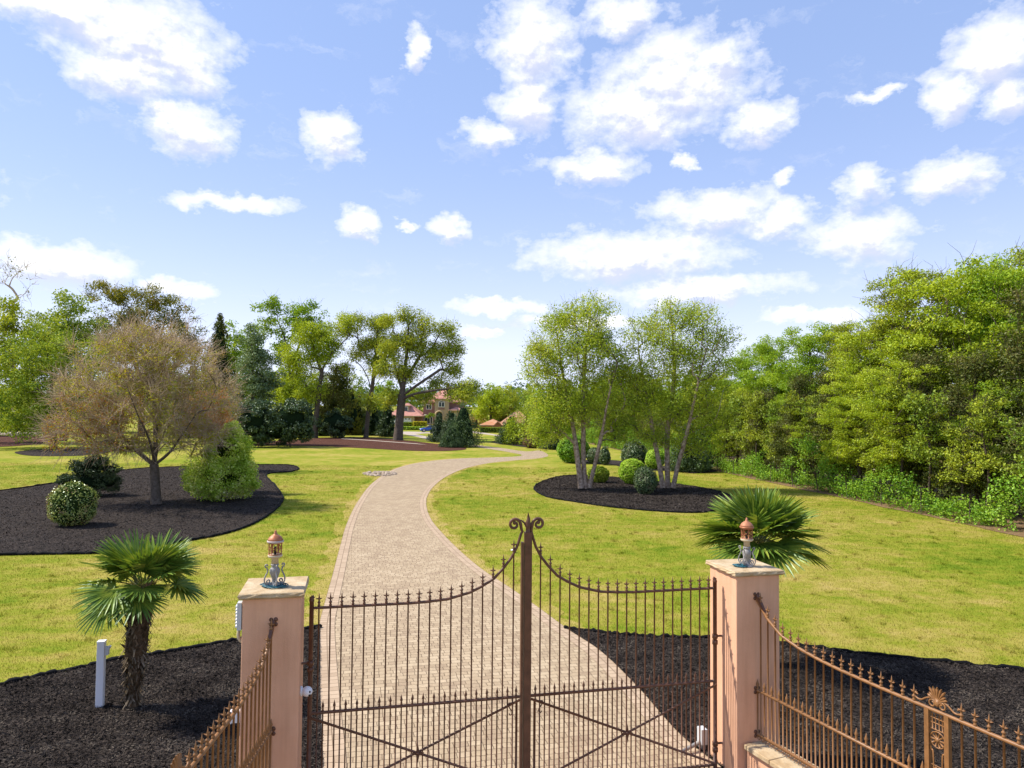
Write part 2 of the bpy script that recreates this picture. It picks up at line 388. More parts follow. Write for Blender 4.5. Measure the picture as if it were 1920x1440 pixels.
def paver_mat():
    m, t, out = new_mat('clay_pavers')
    pos = t.new('ShaderNodeNewGeometry').outputs['Position']
    mp = t.new('ShaderNodeMapping'); mp.inputs['Rotation'].default_value = (0, 0, R(-12.5)); t.l.new(pos, mp.inputs[0])
    wv = t.vmath('MULTIPLY_ADD', t.vmath('SUBTRACT', t.noise(mp.outputs[0], 3.0, 2, 0.5, 'Color'), (0.5, 0.5, 0.5)), (0.03, 0.03, 0), mp.outputs[0])
    b = t.new('ShaderNodeTexBrick'); t.l.new(wv, b.inputs['Vector'])
    b.offset = 0.5; b.squash = 0.62; b.squash_frequency = 3
    b.inputs['Color1'].default_value = (0, 0, 0, 1); b.inputs['Color2'].default_value = (1, 1, 1, 1); b.inputs['Mortar'].default_value = (0.5, 0.5, 0.5, 1)
    b.inputs['Scale'].default_value = 1.0; b.inputs['Mortar Size'].default_value = 0.006; b.inputs['Mortar Smooth'].default_value = 0.25
    b.inputs['Brick Width'].default_value = 0.20; b.inputs['Row Height'].default_value = 0.145
    n1 = t.noise(pos, 0.5, 4, 0.6); n2 = t.noise(pos, 22.0, 4, 0.65)
    st_ = t.noise(pos, 1.6, 5, 0.7)
    f = t.math('ADD', t.math('MULTIPLY', t.new('ShaderNodeSeparateColor', inp={0: b.outputs[0]}).outputs[0], 0.5), t.math('MULTIPLY', n1, 0.5))
    f = t.math('ADD', f, t.math('MULTIPLY', t.math('SUBTRACT', st_, 0.5), 0.7))
    col = t.ramp(f, [(0.1, (0.31, 0.22, 0.14)), (0.5, (0.41, 0.305, 0.19)), (0.9, (0.50, 0.385, 0.25))])
    col = t.mix(1.0, col, t.ramp(n2, [(0.3, (0.82, 0.82, 0.82)), (0.7, (1.12, 1.12, 1.12))]), 'MULTIPLY')
    col = t.mix(t.math('MULTIPLY', b.outputs['Fac'], 0.85), col, (0.13, 0.085, 0.05))
    p = t.new('ShaderNodeBsdfPrincipled', inp={'Base Color': col, 'Roughness': 0.85, 'Specular IOR Level': 0.2})
    h = t.math('SUBTRACT', t.math('MULTIPLY', n2, 0.3), b.outputs['Fac'])
    bp = t.new('ShaderNodeBump', inp={'Strength': 0.7, 'Distance': 0.012, 'Height': h})
    t.l.new(bp.outputs[0], p.inputs['Normal']); t.l.new(p.outputs[0], out.inputs[0]); return m
def border_mat():
    m, t, out = new_mat('paver_border')
    uv = t.new('ShaderNodeUVMap').outputs[0]
    pos = t.new('ShaderNodeNewGeometry').outputs['Position']
    b = t.new('ShaderNodeTexBrick'); t.l.new(uv, b.inputs['Vector']); b.offset = 0.0
    b.inputs['Color1'].default_value = (0, 0, 0, 1); b.inputs['Color2'].default_value = (1, 1, 1, 1)
    b.inputs['Scale'].default_value = 1.0; b.inputs['Mortar Size'].default_value = 0.008
    b.inputs['Brick Width'].default_value = 0.16; b.inputs['Row Height'].default_value = 0.15
    f = t.math('ADD', t.math('MULTIPLY', t.new('ShaderNodeSeparateColor', inp={0: b.outputs[0]}).outputs[0], 0.6), t.math('MULTIPLY', t.noise(pos, 20, 4), 0.4))
    col = t.ramp(f, [(0.1, (0.36, 0.255, 0.165)), (0.9, (0.50, 0.37, 0.25))])
    col = t.mix(t.math('MULTIPLY', b.outputs['Fac'], 0.8), col, (0.15, 0.10, 0.06))
    p = t.new('ShaderNodeBsdfPrincipled', inp={'Base Color': col, 'Roughness': 0.85, 'Specular IOR Level': 0.2})
    t.l.new(p.outputs[0], out.inputs[0]); return m
M_paver, M_border = paver_mat(), border_mat()
M_path = pbr('pale_concrete', (0.42, 0.34, 0.27), 0.9, var=0.15)

# ------------------------------------------------------------------ ground sheets
xs = np.concatenate([np.linspace(-2500, -250, 12), np.linspace(-200, 200, 81), np.linspace(250, 2500, 12)])
ys = np.concatenate([[-300, -100, -30], np.linspace(-5, 300, 123), np.linspace(330, 800, 24), np.linspace(900, 3500, 14)])
XX, YY = np.meshgrid(xs, ys)
ZZ = np.vectorize(gz)(XX, YY)
nx, ny = len(xs), len(ys)
i = np.arange(ny - 1)[:, None] * nx; j = np.arange(nx - 1)[None]
m = MB().add(np.stack([XX, YY, ZZ], -1).reshape(-1, 3), np.stack([i + j, i + j + 1, i + nx + j + 1, i + nx + j], -1).reshape(-1, 4), 0, True)
structure(m.build('lawn_ground', M_lawn))

# the driveway: field of pavers between two soldier-course borders
def offs(P, w, side):
    T = np.gradient(P, axis=0); T /= np.linalg.norm(T, axis=1)[:, None] + 1e-9
    N = np.stack([-T[:, 1], T[:, 0]], -1) * side
    return P + N * w
structure(poly_obj('driveway', DRIVE, 0.012, M_paver))
for P, side in ((DL, -1), (DR, 1)):
    q = P[P[:, 1] < 62]
    q = P[:len(q)] if np.all(P[:len(q), 1] < 62) else P[:int(np.argmax(P[:, 1] >= 62))]
    q2 = offs(q, 0.30, side); o2 = offs(q, -0.02, side)
    L = np.concatenate([[0], np.cumsum(np.linalg.norm(np.diff(q, axis=0), axis=1))])
    n = len(q)
    V = np.vstack([np.c_[o2, np.full(n, 0.019)], np.c_[q2, np.full(n, 0.019)]])
    a = np.arange(n - 1)
    fc = np.stack([a, a + 1, a + n + 1, a + n], -1)
    if side == -1: fc = fc[:, ::-1]
    ob = MB().add(V, fc[:, ::-1]).build('driveway_border', M_border)
    uvl = ob.data.uv_layers.new(name='UVMap')
    vi = np.zeros(len(ob.data.loops), int); ob.data.loops.foreach_get('vertex_index', vi)
    UV = np.vstack([np.c_[L, np.zeros(n)], np.c_[L, np.full(n, 0.30)]])
    uvl.data.foreach_set('uv', UV[vi].astype(np.float32).ravel())
    if ob.data.polygons[0].normal.z < 0: ob.data.flip_normals()
    structure(ob)
for P, side in ((DL, 1), (DR, -1)):
    q = P[:int(np.argmax(P[:, 1] >= 70))]; q = q[int(np.argmax(q[:, 1] > 9)):]
    wd = 0.38 + 0.22 * np.sin(np.arange(len(q)) * 1.7) * np.sin(np.arange(len(q)) * 0.6 + 1)
    q2 = offs(q, 1.0, side) * wd[:, None] + q * (1 - wd[:, None])
    if side > 0: structure(poly_obj('verge', np.vstack([q, q2[::-1]]), 0.005, M_verge))
    else: structure(poly_obj('verge', np.vstack([q, q2[::-1]]), 0.0055, M_verge))
structure(poly_obj('far_driveway', far_drive, 0.014, M_path))
structure(poly_obj('stepping_path', [G(640,822.5).xy, G(700,826).xy, G(780,832).xy, G(800,834.5).xy, G(780,833).xy, G(700,827).xy, G(640,823.3).xy], 0.045, M_path))
structure(poly_obj('side_path', [G(-60,816.5).xy, G(60,815.5).xy, G(92,813).xy, G(70,809.5).xy, G(-60,810).xy], 0.014, M_path))
structure(poly_obj('garden_path', [G(880,811).xy, G(915,815).xy, G(950,820).xy, G(985,825).xy, G(985,823).xy, G(950,818).xy, G(915,812.5).xy, G(880,808.5).xy], 0.014, M_path))

def mulch_bed(nm, poly, mat, rise, edging=True):
    poly = np.asarray(poly)
    structure(poly_obj(nm, poly, rise, mat))
def edging(path, h=0.07, label=''):
    P = smooth(np.asarray(path), 3); P = P + rng.normal(size=P.shape) * 0.012
    o = MB().tube(np.c_[P, h * 0.42 + 0.012 * rng.normal(size=len(P))], h * 0.5 * (1 + 0.12 * rng.normal(size=len(P))), 5).build('bed_edging', M_edging)
    tag(o, label, 'edging'); return o
for nm, p, mt in (('mulch_bed', bed_left_far, M_mulch), ('mulch_bed', bed_birch, M_mulch), ('mulch_bed', bed_topiary, M_mulch), ('red_mulch_bed', bed_oaks, M_mulch_red),
                  ('mulch_bed', bed_island, M_mulch), ('red_mulch_bed', bed_far_left, M_mulch_red), ('mulch_bed', bed_far_right, M_mulch), ('mulch_bed', NEAR_L, M_mulch), ('mulch_bed', NEAR_R, M_mulch)):
    mulch_bed(nm, p, mt, 0.03)
edging(smooth(near_l_edge, 4), 0.09, 'black plastic edging strip between lawn and near mulch bed by the white post')
edging(smooth(near_r_edge, 4), 0.09, 'black plastic edging strip along the mulch bed behind the railing with palmette')
edging(np.vstack([bed_left_far, bed_left_far[:1]]), 0.10, 'dark edging around the mulch bed under the bare branched tree')
edging(np.vstack([bed_birch, bed_birch[:1]]), 0.09, 'dark edging around the oval mulch bed under the river birches')

# ------------------------------------------------------------------ short grass and loose mulch chips
def grass():
    N = 900000
    y = 8.0 + 50.0 * rng.random(N) ** 1.6
    x = (rng.random(N) - 0.5) * 2 * (0.80 * y + 2.0)
    keep = rng.random(N) < 0.9
    for P in [DRIVE] + BEDS: keep &= ~inside(P, x, y)
    keep &= y > 8.3
    x, y = x[keep], y[keep]
    kx = rng.integers(0, len(x), 700); tx = np.repeat(x[kx], 36) + 0.06 * rng.normal(size=700 * 36); ty = np.repeat(y[kx], 36) + 0.06 * rng.normal(size=700 * 36)
    nt = len(tx); x = np.r_[x, tx]; y = np.r_[y, ty]; n = len(x)
    a = rng.random(n) * 2 * math.pi; sc_ = 0.7 + y / 32.0
    h = (0.016 + 0.024 * rng.random(n)) * np.minimum(sc_, 1.5); w = 0.0040 * sc_ * (0.7 + 0.6 * rng.random(n))
    h[-nt:] *= 1.9
    lean = 0.9 * h * (rng.random(n)); la = rng.random(n) * 2 * math.pi
    ca, sa_ = np.cos(a) * w, np.sin(a) * w
    V = np.zeros((n, 3, 3))
    V[:, 0] = np.stack([x - ca, y - sa_, np.full(n, -0.004)], -1); V[:, 1] = np.stack([x + ca, y + sa_, np.full(n, -0.004)], -1)
    V[:, 2] = np.stack([x + lean * np.cos(la), y + lean * np.sin(la), h], -1)
    o = MB().add(V.reshape(-1, 3), np.arange(n * 3).reshape(n, 3)).build('grass', M_blade)
    stuff(o); o['label'] = 'short yellow green lawn grass around the driveway'
grass()
M_chip = leaf_mat('mulch_chip', [(0.008, 0.0075, 0.007), (0.027, 0.022, 0.019), (0.055, 0.044, 0.037), (0.115, 0.095, 0.075)], 0.0, 1.5, 0.0, 0.6, 1.0)
def chips(poly, N, size, lab, ymin=0):
    poly = np.asarray(poly); lo = poly.min(0); hi = poly.max(0); lo[1] = max(lo[1], ymin)
    x = lo[0] + rng.random(N) * (hi[0] - lo[0]); y = lo[1] + rng.random(N) * (hi[1] - lo[1])
    k = inside(poly, x, y); x, y = x[k], y[k]; n = len(x)
    c = np.stack([x, y, 0.032 + 0.03 * rng.random(n)], -1)
    u = rng.normal(size=(n, 3)); u[:, 2] *= 0.45; u /= np.linalg.norm(u, axis=1)[:, None]
    v = np.cross(u, rng.normal(size=(n, 3)) * 0.5 + np.array([0, 0, 1.0])); v /= np.linalg.norm(v, axis=1)[:, None]
    L = (size * (0.5 + rng.random(n)))[:, None]; w = L * (0.22 + 0.2 * rng.random(n))[:, None]
    V = np.stack([c - u * L - v * w, c + u * L - v * w, c + u * L + v * w, c - u * L + v * w], 1)
    o = MB().quads(V).build('mulch_chips', M_chip); stuff(o); o['label'] = lab
chips(NEAR_L, 130000, 0.016, 'loose dark bark chips in the near left mulch bed', 7.5)
chips(NEAR_R, 130000, 0.016, 'loose dark bark chips in the mulch bed behind the railing', 7.5)
chips(bed_left_far, 70000, 0.026, 'loose dark bark chips around the bare branched tree')
chips(bed_birch, 40000, 0.03, 'loose dark bark chips around the river birches')
# ------------------------------------------------------------------ gateway
GC = np.array([0.1925, 8.745, 0.0]); GA = math.atan2(0.217, 0.976)
U = np.array([math.cos(GA), math.sin(GA), 0]); Nn = np.array([math.sin(GA), -math.cos(GA), 0])   # Nn looks to the camera
def gw(u, n, z=0.0): return Vector(GC + U * u + Nn * n + np.array([0, 0, z]))
M_iron = pbr('brown_painted_iron', (0.12, 0.050, 0.026), 0.45, 0.0, (60, 0.25, 0.002), 0.3, 9.0)
M_iron_lit = pbr('sunlit_iron', (0.25, 0.115, 0.040), 0.42, 0.0, (60, 0.25, 0.002), 0.25, 9.0)  # paler copy of the gate iron, sunlight on the railings put into the colour
def stucco():
    m, t, out = new_mat('salmon_stucco')
    tc = t.new('ShaderNodeTexCoord').outputs['Object']
    f = t.noise(tc, 2.2, 5, 0.6)
    col = t.ramp(f, [(0.3, (0.67, 0.365, 0.22)), (0.7, (0.74, 0.42, 0.265))])
    streak = t.noise(t.vmath('MULTIPLY', tc, (9.0, 9.0, 0.7)), 1.0, 5, 0.65)
    col = t.mix(1.0, col, t.ramp(streak, [(0.30, (0.88, 0.865, 0.85)), (0.55, (1, 1, 1)), (0.8, (1.05, 1.05, 1.06))]), 'MULTIPLY')
    p = t.new('ShaderNodeBsdfPrincipled', inp={'Base Color': col, 'Roughness': 0.9, 'Specular IOR Level': 0.15})
    bp = t.new('ShaderNodeBump', inp={'Strength': 0.5, 'Distance': 0.006, 'Height': t.noise(tc, 70.0, 6, 0.65)})
    t.l.new(bp.outputs[0], p.inputs['Normal']); t.l.new(p.outputs[0], out.inputs[0]); return m
M_stucco = stucco()
M_stone = pbr('tan_capstone', (0.40, 0.27, 0.14), 0.85, 0.0, (14, 0.9, 0.02), color2=(0.58, 0.46, 0.30), vscale=5.0, spec=0.2)
M_grey = pbr('weathered_grey_metal', (0.20, 0.20, 0.21), 0.6, 0.2, (40, 0.4, 0.004), color2=(0.34, 0.31, 0.28), vscale=20)
M_copper = pbr('rusty_copper', (0.30, 0.085, 0.03), 0.5, 0.3, (30, 0.3, 0.003), color2=(0.46, 0.20, 0.10), vscale=14)
M_cream = pbr('cream_stone', (0.52, 0.42, 0.28), 0.8, var=0.2)
M_pale = pbr('pale_ring', (0.50, 0.40, 0.36), 0.7, var=0.2)
M_white = pbr('white_plastic', (0.78, 0.78, 0.80), 0.4)
M_whitegrey = pbr('pale_grey_plastic', (0.55, 0.55, 0.55), 0.5)
M_black = pbr('black_plastic', (0.012, 0.012, 0.014), 0.35)
M_teal = pbr('teal_wire', (0.015, 0.10, 0.13), 0.5)

def spear(m, x, y, z, s=1.0):
    m.lathe([(0.004, 0), (0.014 * s, 0.004), (0.014 * s, 0.012), (0.008 * s, 0.018), (0.013 * s, 0.027), (0.008 * s, 0.036), (0.016 * s, 0.055), (0.0145 * s, 0.068), (0.007 * s, 0.095), (0.001, 0.125)], (x, y, z), 8)
def star_finial(m, x, y, z):
    m.lathe([(0.010, 0), (0.015, 0.006), (0.018, 0.016), (0.012, 0.026), (0.011, 0.036), (0.019, 0.044), (0.019, 0.052), (0.010, 0.060), (0.008, 0.074), (0.010, 0.084), (0.012, 0.096), (0.007, 0.118), (0.001, 0.160)], (x, y, z), 8)
    for ax in ((1, 0), (-1, 0), (0, 1), (0, -1)):
        d = np.array([ax[0], ax[1], 0.0]); c = np.array([x, y, z + 0.090])
        m.tube([c, c + d * 0.014, c + d * 0.025 + [0, 0, 0.004], c + d * 0.038 + [0, 0, 0.010]], [0.010, 0.0075, 0.0065, 0.001], 4)

def prof_gate(s):        # height of the top rail, s = distance from the gate's middle
    X = [0.060, 0.083, 0.118, 0.188, 0.284, 0.40, 0.545, 0.69, 0.96, 1.30, 2.6]
    Z = [3.10, 3.02, 2.91, 2.783, 2.663, 2.543, 2.458, 2.391, 2.325, 2.30, 2.30]
    return float(np.interp(s, X, Z))
HX = 2.515; ZM, ZB = 1.118, 0.06
def scroll(cx, cz, r, a0, turns, sgn, n=26):
    t_ = np.linspace(0, 1, n); a = a0 + sgn * turns * 2 * math.pi * t_
    rr = r * (1 - 0.72 * t_)
    return np.stack([cx + rr * np.cos(a), np.zeros(n), cz + rr * np.sin(a)], -1)
def gate_leaf(side, label):
    # local frame: origin at the hinge foot, x along the gate towards the right of the photograph
    root = thing('gate_leaf', label, 'gate', gw(side * HX, 0), GA, 'leaves of the iron driveway gate')
    ox = side * HX
    L = lambda s: s * side - ox + 0.0        # s: distance from the gate's middle
    m = MB()
    m.tube([(0, 0, 0.02), (0, 0, 2.37)], 0.026, 10)
    m.lathe([(0.026, 0), (0.030, 0.02), (0.018, 0.05), (0.003, 0.065)], (0, 0, 2.37), 10)
    m.tube([(0.005 * side, 0, 2.37), (0.012 * side, 0, 2.42), (-0.012 * side, 0, 2.437), (-0.022 * side, 0, 2.41)], 0.014, 6)
    hp = m.build('hinge_post', M_iron, root)
    for z in (1.66, 0.30):
        h = MB().lathe([(0.036, 0), (0.036, 0.05)], (0, 0, z), 12).lathe([(0.036, 0), (0.036, 0.05)], (0, 0, z - 0.075), 12)
        h.tube([(0, 0, z + 0.025), (side * 0.10, 0, z + 0.025)], 0.014, 8)
        h.build('hinge', M_iron, root)
    if side > 0:
        b = MB().box((L(0.020), 0, 1.56), (0.088, 0.07, 3.06)); sx0 = 0.064
        b.tube([(L(0.02), 0, 3.06), (L(0.02), 0, 3.14), (L(0.016), 0, 3.20), (L(0.026), 0, 3.25), (L(0.018), 0, 3.335)], [0.030, 0.030, 0.034, 0.022, 0.001], 8)
        for dd in (-1, 1):
            b.tube([(L(0.02), 0, 3.12), (L(0.02 + dd * 0.045), 0, 3.20), (L(0.02 + dd * 0.085), 0, 3.235), (L(0.02 + dd * 0.13), 0, 3.24)], [0.016, 0.013, 0.008, 0.001], 6)
    else:
        b = MB().box((L(0.050), 0.005, 1.50), (0.026, 0.06, 2.94)); sx0 = 0.050
    b.build('meeting_stile', M_iron, root)
    ss = np.concatenate([np.linspace(sx0, 0.3, 14), np.linspace(0.34, 1.2, 16), np.linspace(1.4, 2.49, 6)])
    z0 = 3.02
    cs = 0.142
    pts = [(L(s), 0, prof_gate(s)) for s in ss[::-1]]
    sp = scroll(L(cs + 0.008), 3.185, 0.076, math.pi if side > 0 else 0.0, 1.25, -1 if side > 0 else 1)
    pts = pts + [(L(0.062), 0, 3.12)] + [tuple(q) for q in sp]
    MB().tube(pts, [0.017] * (len(pts) - len(sp)) + list(np.linspace(0.020, 0.015, len(sp))), 8).ellipsoid((sp[-1][0], 0, sp[-1][2]), (0.025,) * 3, 8, 6).build('top_rail', M_iron, root)
    MB().tube([(L(0.07), 0, ZM), (0, 0, ZM)], 0.019, 8).build('middle_rail', M_iron, root)
    MB().tube([(L(0.07), 0, ZB), (0, 0, ZB)], 0.019, 8).build('bottom_rail', M_iron, root)
    s0, s1 = 0.07, HX
    for (za, zb, yy) in ((ZM - 0.03, ZB + 0.02, 0.024), (ZB + 0.02, ZM - 0.03, 0.042)):
        MB().tube([(L(s0), -yy, za), (L(s1), -yy, zb)], 0.015, 6).build('diagonal_brace', M_iron, root)
    cx = L((s0 + s1) / 2); r_ = MB()
    st = []
    for k in range(8):
        rr = (0.115 if k % 4 == 1 else 0.075) if k % 2 else 0.028
        a = k * math.pi / 4 - math.pi / 4 * 1; st.append((cx + rr * math.sin(a + math.pi / 4 * 0), -0.062, 0.585 + rr * math.cos(a)))
    r_.prism(st, (0, 0.014, 0)); r_.ellipsoid((cx, -0.066, 0.585), (0.022, 0.014, 0.022), 8, 6); r_.build('rosette', M_iron, root)
    xs_ = [0.181 + 0.1247 * i for i in range(19)] if side > 0 else [0.157 + 0.1265 * i for i in range(19)]
    bar_m = {}
    fin = MB(); star_finial(fin, 0, 0, 0); fin = fin.mesh('finial', [M_iron])
    spr = MB(); spear(spr, 0, 0, 0); spr = spr.mesh('spear_point', [M_iron])
    for s in xs_:
        zt = prof_gate(s) + 0.012
        o = MB().tube([(0, 0, -0.035), (0, 0, 0.0)], [0.004, 0.0095], 6).tube([(0, 0, 0.0), (0, 0, zt)], 0.0095, 6).build('bar', M_iron, root, (L(s), 0, 0.035))
        link('finial', fin, o, (0, 0, zt - 0.035))
    sb = MB().tube([(0, 0, -0.035), (0, 0, 0.0)], [0.004, 0.0088], 6).tube([(0, 0, 0), (0, 0, ZM - 0.03)], 0.0088, 6).mesh('short_bar', [M_iron])
    for a, c in zip([0.07] + xs_[:-1], xs_):
        s = (a + c) / 2
        o = link('short_bar', sb, root, (L(s), 0, 0.035))
        link('spear_point', spr, o, (0, 0, ZM - 0.022))
    q = [(L(0.10), -0.02, 1.06), (L(0.20), -0.02, 1.055), (L(0.215), -0.02, 1.035), (L(0.19), -0.02, 0.99), (L(0.165), -0.02, 0.955), (L(0.17), -0.02, 0.925), (L(0.19), -0.02, 0.915), (L(0.20), -0.02, 0.935)]
    MB().tube(smooth(q, 4), 0.007, 6).build('latch_hook', M_iron, root)
    MB().tube([(L(0.105), -0.02, 1.06), (L(0.105), -0.02, 0.05)], 0.008, 6).build('drop_bolt', M_iron, root)
    return root
gate_leaf(-1, 'brown iron gate leaf hinged at the pillar with the white camera')
gate_leaf(1, 'brown iron gate leaf carrying the wide meeting stile with a flame tip')

# ------------------------------------------------------------------ pillars
def pillar(side, label):
    uc = side * (HX + 0.40); root = thing('gate_pillar', label, 'pillar', gw(uc, 0.02), GA, 'pair of salmon stucco gate pillars')
    b = MB().box((0, 0, 1.2625), (0.60, 0.68, 2.525)).build('shaft', M_stucco, root)
    bv = b.modifiers.new('edge', 'BEVEL'); bv.width = 0.012; bv.segments = 2
    # rough-edged slab
    m = MB(); k = 12; ring = []
    hw, hd = 0.345, 0.385
    for i in range(4 * k):
        e, f = divmod(i, k); f = -1 + 2 * f / k
        p = [(f, -1), (1, f), (-f, 1), (-1, -f)][e]; ring.append((p[0] * hw, p[1] * hd))
    ring = np.array(ring); rows = []
    for z, sh in ((2.523, 0.93), (2.534, 0.985), (2.548, 1.0), (2.563, 0.992), (2.577, 0.985), (2.585, 0.968)):
        q = ring * sh
        if 2.53 < z < 2.57: q = q * (1 + 0.022 * (rng.random((len(q), 1)) - 0.5) * 2)
        rows.append(np.c_[q, np.full(len(q), z) + (0 if z > 2.57 or z < 2.53 else 0.005 * (rng.random(len(q)) - 0.5))])
    n = 4 * k; i = np.arange(len(rows) - 1)[:, None] * n; j = np.arange(n)[None]; j2 = (j + 1) % n
    m.add(np.vstack(rows), np.stack([i + j, i + j2, i + n + j2, i + n + j], -1).reshape(-1, 4))
    m.f.append((np.arange(n)[None] + (len(rows) - 1) * n, 0, False)); m.f.append((np.arange(n)[::-1][None], 0, False))
    m.build('capstone', M_stone, root)
    return root
pillar(-1, 'salmon stucco pillar with the white security camera and intercom box')
pillar(1, 'salmon stucco pillar beside the low wall with tan coping')

def lantern(side, label, dome):
    root = thing('pillar_lantern', label, 'lantern', gw(side * (HX + 0.40), 0.10, 2.586), GA + (0.35 if side > 0 else 0), 'lanterns on the gate pillars')
    root.scale = (0.95, 0.95, 0.93)
    MB().lathe([(0.085, 0), (0.085, 0.012), (0.05, 0.022), (0.034, 0.05), (0.030, 0.09), (0.045, 0.125), (0.058, 0.165), (0.060, 0.20), (0.046, 0.225), (0.034, 0.24), (0.046, 0.256), (0.046, 0.268), (0.03, 0.275)], k=20).build('pedestal', M_grey, root)
    for a in range(4):
        an = a * math.pi / 2 + 0.3
        q = [(0.030, 0.055), (0.055, 0.035), (0.082, 0.045), (0.090, 0.072), (0.072, 0.088), (0.055, 0.075), (0.062, 0.058), (0.085, 0.028), (0.112, 0.055), (0.116, 0.10), (0.10, 0.145), (0.082, 0.185), (0.088, 0.225), (0.105, 0.24), (0.108, 0.262), (0.09, 0.268), (0.083, 0.25)]
        q = smooth([(r * math.cos(an), r * math.sin(an), z) for r, z in q], 4)
        MB().tube(q, 0.0085, 6).build('scroll_bracket', M_grey, root)
    MB().lathe([(0.042, 0.275), (0.040, 0.335), (0.05, 0.34), (0.075, 0.352), (0.083, 0.362), (0.083, 0.378), (0.07, 0.383)], k=20).build('stem', M_cream, root)
    cg = MB()
    for a in range(6):
        an = a * math.pi / 3
        cg.tube([(0.068 * math.cos(an), 0.068 * math.sin(an), 0.38), (0.072 * math.cos(an), 0.072 * math.sin(an), 0.525)], 0.0065, 6)
        for b_ in (0, 1):
            a1, a2 = an + b_ * math.pi / 3, an + (1 - b_) * math.pi / 3
            z1, z2 = 0.395, 0.515
            q = [((0.068) * math.cos(a1 + (a2 - a1) * f), 0.068 * math.sin(a1 + (a2 - a1) * f), z1 + (z2 - z1) * f + 0.012 * math.sin(f * 6.28)) for f in np.linspace(0, 1, 8)]
            cg.tube(q, 0.0035, 4)
    for z in (0.385, 0.52): cg.tube([(0.072 * math.cos(a), 0.072 * math.sin(a), z) for a in np.linspace(0, 2 * math.pi, 19)], 0.007, 6, cap=False)
    cg.build('cage', M_copper, root)
    MB().lathe([(0.016, 0.383), (0.016, 0.46), (0.012, 0.475), (0.003, 0.478)], k=10).build('candle', M_black, root)
    MB().lathe([(0.074, 0.522), (0.094, 0.528), (0.096, 0.548), (0.086, 0.552)], k=24).build('cap_ring', M_pale if side < 0 else M_copper, root)
    MB().lathe([(0.088, 0.553), (0.084, 0.566), (0.068, 0.592), (0.044, 0.612), (0.026, 0.622), (0.020, 0.63), (0.020, 0.64), (0.012, 0.646), (0.014, 0.66), (0.003, 0.672)], k=24).build('dome', dome, root)
M_dome2 = pbr('clay_copper', (0.42, 0.17, 0.085), 0.6, 0.2, var=0.2, vscale=12)
lantern(-1, 'rusty lantern with pale ring on grey scrolls atop the camera pillar', M_copper)
lantern(1, 'clay coloured lantern on grey scrolls in front of a fan palm', M_dome2)
for side, lab in ((-1, 'teal wire string lying around the lantern with the pale ring'), (1, 'teal wire bundle lying beside the clay coloured lantern')):
    q = []
    for k in range(70):
        a = k * 0.62; rr = 0.10 + 0.035 * math.sin(k * 1.7) + (0.05 * max(0, math.sin(k * 0.23)) ** 4)
        q.append((rr * math.cos(a), 0.8 * rr * math.sin(a), 0.008 + 0.016 * abs(math.sin(k * 2.3))))
    if side > 0: q = [(0.55 * x - 0.10, 0.7 * y - 0.03, z) for x, y, z in q]
    o = MB().tube(smooth(q, 3), 0.0055, 5).build('wire_string', M_teal, None, gw(side * (HX + 0.40), 0.10, 2.586)); tag(o, lab, 'wire')

